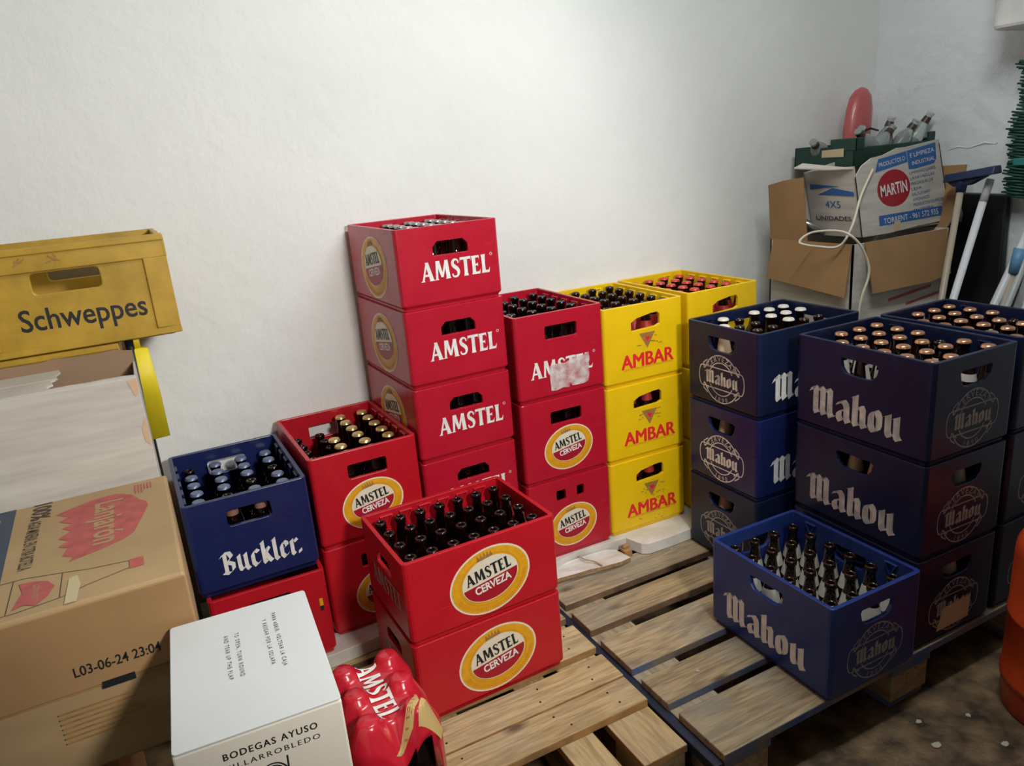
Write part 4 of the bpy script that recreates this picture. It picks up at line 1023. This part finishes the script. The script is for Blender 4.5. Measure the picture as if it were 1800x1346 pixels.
flap([(2.760,1.81,1.03),(2.760,2.05,1.03),(2.785,2.03,1.25),(2.790,1.775,1.256),(2.775,1.770,1.10)], axis='x')
P = Print(); P.text('FRUTA', .415, .46, .035, 0, 0, width=.10, bold=.01)
P = Print()
P.line((.20,.405),(.44,.425), .012, 0, 0); P.line((.30,.375),(.50,.392), .010, 0, 0); P.poly([(.43,.44),(.50,.446),(.50,.462),(.43,.456)], 0, 0)
P.emit('red_print', M['pinkink'], lambda u, v, o: bl_(2.236+u, 1.80-o, .40+v), bb)
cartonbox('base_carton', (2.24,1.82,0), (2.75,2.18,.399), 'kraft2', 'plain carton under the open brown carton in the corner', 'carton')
# white box of cleaning products, sagging to the left
mt = empty('cleaning_box', (2.56,1.96,1.04), 0, 'white box with red oval and blue bands sitting on the open brown carton', 'box')
def mp_(u, v, y):           # u 0..1 across, v 0..1 up, y world
    x = 2.327+u*.490+v*(-.062-.042*u); z = 1.043+v*(.262+.036*u)+.012*u
    return (x-2.56, y-1.96, z-1.04)
def panel(poly, y0, y1, name, m, parent=mt, fn=mp_):
    mb = MB(); n = len(poly); v = [fn(a,b,y0) for a, b in poly]+[fn(a,b,y1) for a, b in poly]
    mb.add(v, [tuple(range(n)), tuple(range(n,2*n))[::-1]]+[(i,n+i,n+(i+1) % n,(i+1) % n) for i in range(n)]); return mb.build(name, M[m], parent)
front = [(0,0),(.3,-.02),(.62,.0),(1,0),(1,1),(.62,1.01),(.50,1.03),(.34,.99),(.20,.99),(.09,.93),(.04,.86),(.0,.80)]
panel(front, 1.84, 1.845, 'front_panel', 'wcard')
panel([(0,0),(1,0),(1,.98),(0,.88)], 2.055, 2.06, 'rear_panel', 'wcard')
def side(u):
    mb = MB(); v = [mp_(u,0,1.84),mp_(u,0,2.06),mp_(u,.88,2.06),mp_(u,.93,1.95),mp_(u,.95,1.84)]
    o = [tuple(Vector(p)+Vector((.005 if u < .5 else -.005,0,0))) for p in v]
    mb.add(v+o, [(0,1,2,3,4),(9,8,7,6,5)]+[(i,5+i,5+(i+1) % 5,(i+1) % 5) for i in range(5)]); return mb.build('side_panel', M['wcard'], mt)
side(0); side(1)
mb = MB(); mb.box((-.22,-.115,.003),(.25,.095,.008)); mb.build('bottom_panel', M['wcard'], mt)
mb = MB()   # side flap, bent out over the corner
v = [mp_(.0,.93,1.84),mp_(.0,.97,1.95),mp_(-.02,1.02,2.05),mp_(-.12,.99,2.05),mp_(-.09,.95,1.93)]
mb.add(v+[tuple(Vector(p)+Vector((0,0,-.004))) for p in v], [(0,1,2,3,4),(9,8,7,6,5)]+[(i,5+i,5+(i+1) % 5,(i+1) % 5) for i in range(5)]); mb.build('flap', M['wcard'], mt)
ff = lambda u, v, o: mp_(u, v, 1.84-o)
P = Print()
P.poly([(.22,.80),(.595,.83),(.595,.965),(.27,.955)], 0, 0); P.poly([(.60,.74),(.66,.725),(.90,.735),(.935,.78),(.95,.975),(.60,.965)], 0, 0)
P.text('PRODUCTOS D', .42, .885, .055, 1, 1, width=.30, rot=.03); P.text('E LIMPIEZA', .775, .90, .055, 1, 1, width=.29); P.text('INDUSTRIAL', .78, .80, .05, 1, 1, width=.27)
P.ellipse(.405, .55, .185, .235, 0, 2); P.text('MARTIN', .405, .55, .15, 1, 1, width=.30, bold=.02)
for k, t in enumerate(('LIMPIAHOGARES','LAVAVAJILLAS','FREGASUELOS','LEJIA','SALFUMANT','AMONIACO','PRODUCTOS QUIMICOS','EN GENERAL')):
    P.text(t, .60, .685-.068*k, .038, 0, 0, width=min(.36,.024*len(t)), align='l')
P.poly([(.20,.10),(.92,.07),(.925,.19),(.205,.235)], 0, 0); P.text('TORRENT - 961 572 935', .56, .145, .075, 1, 1, width=.62, rot=-.03)
P.emit('front_print', [M['blueink'],M['white_ink'],M['redink']], ff, mt)
P = Print()         # left side: v up, u from front to back
P.poly([(.25,.62),(.95,.60),(.95,.66),(.55,.72)], 0, 0); P.poly([(.10,.78),(.70,.74),(.10,.70)], 0, 0)
P.text('4X5', .52, .48, .11, 0, 0, width=.30); P.text('UNIDADES', .50, .27, .07, 0, 1, width=.70, bold=.015)
P.emit('side_print', [M['blueink'],M['navyink']], lambda u, v, o: tuple(Vector(mp_(0, v*.93, 2.06-.22*u))+Vector((-.001-o,0,0))), mt)
P = Print(); P.poly([(.35,-.01),(.42,-.01),(.43,.12),(.36,.12)], 2, 0); P.emit('tape_strip', M['tape'], ff, mt)
# dark green tray with clear bottles
gt = empty('green_tray', (2.655,2.11,1.278), 0, 'dark green tray of clear bottles behind the white cleaning box', 'tray')
mb = MB(); tw, td, thh = .225, .14, .100
for a, b in (((-tw,-td,0),(tw,td,.006)),((-tw,-td,0),(tw,-td+.008,thh-.03)),((-tw,td-.008,0),(tw,td,thh-.02)),((-tw,-td,0),(-tw+.008,td,thh-.024)),((tw-.008,-td,0),(tw,td,thh-.02)),((-tw-.002,-td-.002,thh-.04),(-tw+.01,-td+.11,thh+.004)),((-tw,-td-.002,thh-.04),(-tw+.05,-td+.008,thh+.004)),((tw-.04,-td-.002,thh-.04),(tw,-td+.008,thh+.002))): mb.box(a, b)
mb.build('tray_body', M['darkgreen'], gt, bevel=.003)
P = Print(); P.poly([(.135,.040),(.235,.040),(.235,.070),(.135,.066)], 0, 0); P.emit('sticker', M['tape'], lambda u, v, o: (-tw-.003-o, td-u, v), gt)
def clearbottle(p, q, label):
    p, q = Vector(p), Vector(q); ax = (q-p); L_ = ax.length; o_rot = ax.to_track_quat('Z', 'Y')
    mb = MB(); mb.lathe([(.028,0),(.031,.005),(.031,.50*L_),(.026,.62*L_),(.015,.74*L_),(.0125,.82*L_),(.0125,.95*L_),(.0145,.955*L_),(.0145,L_),(.010,L_)], 18); o = mb.build('clear_bottle', M['clear'])
    o.location = p; o.rotation_mode = 'QUATERNION'; o.rotation_quaternion = o_rot; tag(o, label, 'bottle', 'clear bottles in the green tray')
    c = bpy.data.objects.new('neck_band', sleeve(.0165,.78*L_,.0140,.90*L_,16,2*PI,'neck_band','darkband')); COL.objects.link(c); c.parent = o
for p, q, l in (((2.795,2.05,1.288),(2.868,1.985,1.450),'clear bottle leaning to the right at the tray end'),((2.72,2.05,1.288),(2.80,1.995,1.425),'clear bottle tilted beside the rightmost leaning one'),((2.68,2.07,1.288),(2.715,2.04,1.445),'most upright clear bottle in the middle of the tray'),((2.57,2.03,1.30),(2.675,2.00,1.410),'clear bottle leaning low under the upright one'),((2.62,2.10,1.30),(2.535,2.03,1.415),'clear bottle leaning left below the red bundle'),((2.60,2.02,1.32),(2.49,2.01,1.405),'clear bottle leaning far left in front of the red bundle'),((2.50,2.17,1.32),(2.395,2.13,1.378),'clear bottle lying over the left rim of the green tray')): clearbottle(p, q, l)
# red bundle in clear wrap leaning on the corner
rb = empty('red_bundle', (2.70,2.16,1.285), 0, 'red bundle in clear plastic standing up in the corner behind the tray', 'bundle')
mb = MB(); prof = [(.040,0),(.052,.04),(.058,.12),(.054,.20),(.044,.25),(.026,.275),(.006,.284)]; vs = []
for r, z in prof:
    for k in range(20):
        a = 2*PI*k/20; vs.append((r*1.15*math.cos(a)+.16*(z-.1), r*.72*math.sin(a)+.02+.05*z, z))
mb.add(vs, [(i*20+k, i*20+(k+1) % 20, (i+1)*20+(k+1) % 20, (i+1)*20+k) for i in range(len(prof)-1) for k in range(20)], 0, True); mb.add(vs, [tuple(range(20))[::-1], tuple(range(120,140))])
mb.build('red_cloth', M['redwrap'], rb)
mb = MB(); mb.tube([(-.055,-.03,.11),(-.01,-.046,.125),(.05,-.035,.115)], .004, 8); mb.build('dark_strap', M['black'], rb)
mb = MB(); vs = []
for r, z in [(.058,.0),(.068,.05),(.074,.13),(.070,.21),(.060,.265),(.04,.295),(.012,.302)]:
    for k in range(24):
        a = 2*PI*k/24; q = 1+.06*math.sin(5*a+z*40); vs.append((r*q*1.15*math.cos(a)+.17*(z-.1)+.008, max(-.06, r*q*.7*math.sin(a))+.02+.05*z, z))
mb.add(vs, [(i*24+k, i*24+(k+1) % 24, (i+1)*24+(k+1) % 24, (i+1)*24+k) for i in range(6) for k in range(24)], 0, True)
mb.build('plastic_wrap', M['wrap'], rb)
# chrome fitting and cable
cf = empty('chrome_fitting', (2.30,2.06,1.08), 0, 'chrome pipe fitting poking out of the brown carton', 'fitting')
mb = MB(); mb.tube([(-.03,.075,.045),(.0,.02,.01),(.03,-.06,-.03)], .016, 14); mb.tube([(.0,.075,.005),(.03,.0,-.03)], .014, 12); mb.build('pipe', M['chrome'], cf)
mb = MB(); mb.tube([(-.037,.087,.053),(-.027,.070,.042)], .021, 14); mb.tube([(-.016,.05,.03),(-.011,.041,.024)], .020, 14); mb.build('end_cap', M['chrome'], cf)
cb = MB()
pts = [(2.36,1.835,1.275),(2.30,1.83,1.19),(2.245,1.815,1.095),(2.205,1.83,1.030),(2.165,1.88,1.028),(2.12,1.93,1.045),(2.165,1.92,1.075),(2.195,1.84,1.082),(2.19,1.78,1.072),(2.225,1.76,1.03),(2.255,1.752,.97),(2.258,1.75,.92),(2.235,1.752,.86),(2.225,1.755,.79),(2.22,1.757,.60)]
cb.tube(smoothpts(pts, 6), .0042, 10); tag(cb.build('white_cable', M['cable']), 'ivory cable looping down over the brown carton flaps', 'cable')

# ------------------------------------------------------------------ cleaning tools by the right wall
def pole(mb, p, q, r, mat=0): mb.tube([p, q], r, 12, mat)
sq = empty('squeegee', (2.60,1.70,0), 0, 'floor squeegee with dark blue head up and beige handle', 'squeegee')
def sl(x, y, z): return (x-2.60, y-1.70, z)
mb = MB(); pole(mb, sl(2.406,1.654,.0), sl(2.695,1.7285,1.19), .0115); mb.build('handle', M['beige'], sq)
mb = MB(); mb.tube([sl(2.692,1.728,1.165), sl(2.698,1.729,1.20), sl(2.702,1.730,1.222)], [.016,.019,.022], 12); mb.build('socket', M['blueplast'], sq)
mb = MB()
hd = [(2.702,1.787,1.212),(2.702,1.70,1.225),(2.702,1.607,1.240)]
for (a, b) in zip(hd, hd[1:]):
    mb.hexa([sl(a[0]-.03,a[1],a[2]-.012),sl(a[0]+.025,a[1],a[2]-.012),sl(b[0]+.025,b[1],b[2]-.012),sl(b[0]-.03,b[1],b[2]-.012),sl(a[0]-.02,a[1],a[2]+.016),sl(a[0]+.015,a[1],a[2]+.016),sl(b[0]+.015,b[1],b[2]+.016),sl(b[0]-.02,b[1],b[2]+.016)])
mb.hexa([sl(2.685,1.755,1.185),sl(2.72,1.755,1.185),sl(2.72,1.700,1.19),sl(2.685,1.700,1.19),sl(2.685,1.785,1.205),sl(2.72,1.785,1.205),sl(2.72,1.64,1.222),sl(2.685,1.64,1.222)])
mb.build('head', M['blueplast'], sq, bevel=.004)
wp = empty('white_pole', (2.62,1.67,0), 0, 'plain white pole leaning just right of the squeegee handle', 'pole')
mb = MB(); mb.tube([(2.33-2.62,1.672-1.67,0),(2.716-2.62,1.6585-1.67,1.13)], .0130, 14); mb.build('shaft', M['whitetube'], wp)
mb = MB(); mb.tube([(2.716-2.62,1.6585-1.67,1.13),(2.745-2.62,1.6575-1.67,1.205)], .0132, 14); mb.build('grip', M['greytube'], wp)
# black panel
mb = MB(); 
v = [(2.80,1.90,0),(2.80,1.60,0),(2.88,1.676,1.14),(2.88,1.86,1.145)]
mb.hexa([v[0],v[1],(2.835,1.60,0),(2.835,1.90,0),v[3],v[2],(2.915,1.676,1.14),(2.915,1.86,1.145)])
tag(mb.build('black_panel', M['black'], bevel=.006), 'black plastic panel leaning on the wall behind the poles', 'panel')
# pale poles and bag at the far right
for k, (b, t, m, r, l) in enumerate((((2.60,1.78,0),(2.86,1.545,1.10),'whitetube',.015,'thick white pole at far right, leftmost of the bundle'),((2.62,1.70,0),(2.87,1.52,1.12),'greytube',.012,'grey pole just behind the thick white pole'),((2.66,1.60,0),(2.88,1.48,1.15),'whitetube',.013,'slim white pole at the right edge of the photo'))):
    mb = MB(); mb.tube([b, t], r, 12); o = tag(mb.build('broom_pole', M[m]), l, 'pole', 'poles in the right corner')
mp2 = empty('mop_handle', (2.70,1.60,0), 0, 'handle with a light blue sleeve at the far right', 'mop')
mb = MB(); mb.tube([(-.01,.08,0),(.11,-.02,.875)], .012, 12); mb.build('shaft', M['beige'], mp2)
mb = MB(); mb.tube([(.11,-.02,.872),(.121,-.029,.960)], .021, 14); mb.build('sleeve', M['lightblue'], mp2)
mb = MB(); vs = []
for j, (z, sx, sy) in enumerate(((0,.05,.08),(.3,.06,.10),(.6,.055,.09),(.85,.045,.06),(1.02,.025,.03),(1.10,.014,.016))):
    for k in range(22):
        a = 2*PI*k/22; q = 1+.13*math.sin(3*a+j)+.06*math.sin(7*a+2*j); vs.append((2.855+min(.06, sx*q*math.cos(a)), 1.53+sy*q*math.sin(a), z))
mb.add(vs, [(j*22+k, j*22+(k+1) % 22, (j+1)*22+(k+1) % 22, (j+1)*22+k) for j in range(5) for k in range(22)], 0, True); mb.add(vs, [tuple(range(22))[::-1], tuple(range(110,132))])
tag(mb.build('plastic_bag', M['bag']), 'milky plastic bag bundled around the poles at far right', 'bag')
mb = MB(); vs = []
for j, (z, s) in enumerate(((1.04,.06),(1.07,.075),(1.12,.06),(1.17,.03),(1.185,.008))):
    for k in range(18):
        a = 2*PI*k/18; q = 1+.2*math.sin(3*a+j*1.3); vs.append((2.845+s*.8*q*math.cos(a), 1.885+s*q*math.sin(a), z))
mb.add(vs, [(j*18+k, j*18+(k+1) % 18, (j+1)*18+(k+1) % 18, (j+1)*18+k) for j in range(4) for k in range(18)], 0, True); mb.add(vs, [tuple(range(18))[::-1], tuple(range(72,90))])
tag(mb.build('plastic_bag', M['bag']), 'crumpled clear bag below the squeegee head', 'bag')
# green push broom, head up
gbm = empty('push_broom', (2.86,1.570,0), 0, 'green bristled push broom standing head up at the right edge', 'broom')
mb = MB(); mb.tube([(-.05,.09,0),(0,-.005,1.13)], .013, 12); mb.build('handle', M['whitetube'], gbm)
mb = MB(); mb.box((-.028,-.035,1.13),(.028,.02,1.585)); mb.build('head', M['black'], gbm, bevel=.008)
mb = MB()
for i in range(44):
    z = 1.135+.445*i/43
    for k in range(4):
        x = -.024+.048*k/3; L_ = random.uniform(.060,.078)*(1.0 if i < 28 else .72 if i < 41 else .9)
        e = (x+random.uniform(-.01,.006)-.012, .018+L_, z+random.uniform(-.005,.004)+.010)
        mb.tube([(x,.016,z), ((x+e[0])/2, .018+L_*.5, z+.005), e], [.0050,.0048,.0032], 6)
bo = mb.build('bristles', M['teal'], gbm); bo['kind'] = 'stuff'
mb = MB(); mb.box((-.04,.02,1.245),(-.005,.062,1.27)); mb.build('teal_clip', mat('teal_clip', (.02,.20,.18), .5), gbm, bevel=.003)
# white canister on the wall
cn = empty('canister', (2.815,1.585,1.690), 0, 'white plastic canister fixed high on the right wall', 'canister')
mb = MB(); mb.prism([(x-.11,y-.14) for x, y in rrect(.22,.25,.045,5)], .0, .30); mb.build('tank', M['jug'], cn, bevel=.012)
mb = MB(); mb.lathe([(.032,.30),(.032,.335),(.028,.34)], 20); mb.build('screw_cap', M['lightblue'], cn)
mb = MB(); mb.tube([(-.112,.06,.10),(-.130,.06,.12),(-.130,.06,.22),(-.112,.06,.24)], .011, 10); mb.build('grip', M['jug'], cn)
mb = MB(); mb.box((.104,-.10,.02),(.11,.08,.2)); mb.build('wall_bracket', M['whitetube'], cn)

# ------------------------------------------------------------------ litter
for x, y, z, s in ((1.16,1.70,.1445,.010),(1.30,1.705,.1445,.008),(1.39,1.76,.1445,.007),(1.06,1.25,.1445,.007),(1.47,.88,.001,.018),(1.60,.80,.001,.014),(1.5,.95,.001,.013),(1.62,.90,.001,.010)):
    mb = MB(); n = 7; a0 = random.random()*6
    mb.prism([(x+s*random.uniform(.5,1)*math.cos(a0+2*PI*k/n), y+s*random.uniform(.3,.7)*math.sin(a0+2*PI*k/n)) for k in range(n)], z, z+.0025)
    tag(mb.build('paper_scrap', M['scrap']), 'tiny pale scrap of litter on the pallet boards' if z > .1 else 'tiny pale flake of litter on the dirty floor', 'litter', 'scraps on the pallet' if z > .1 else 'flakes on the floor')
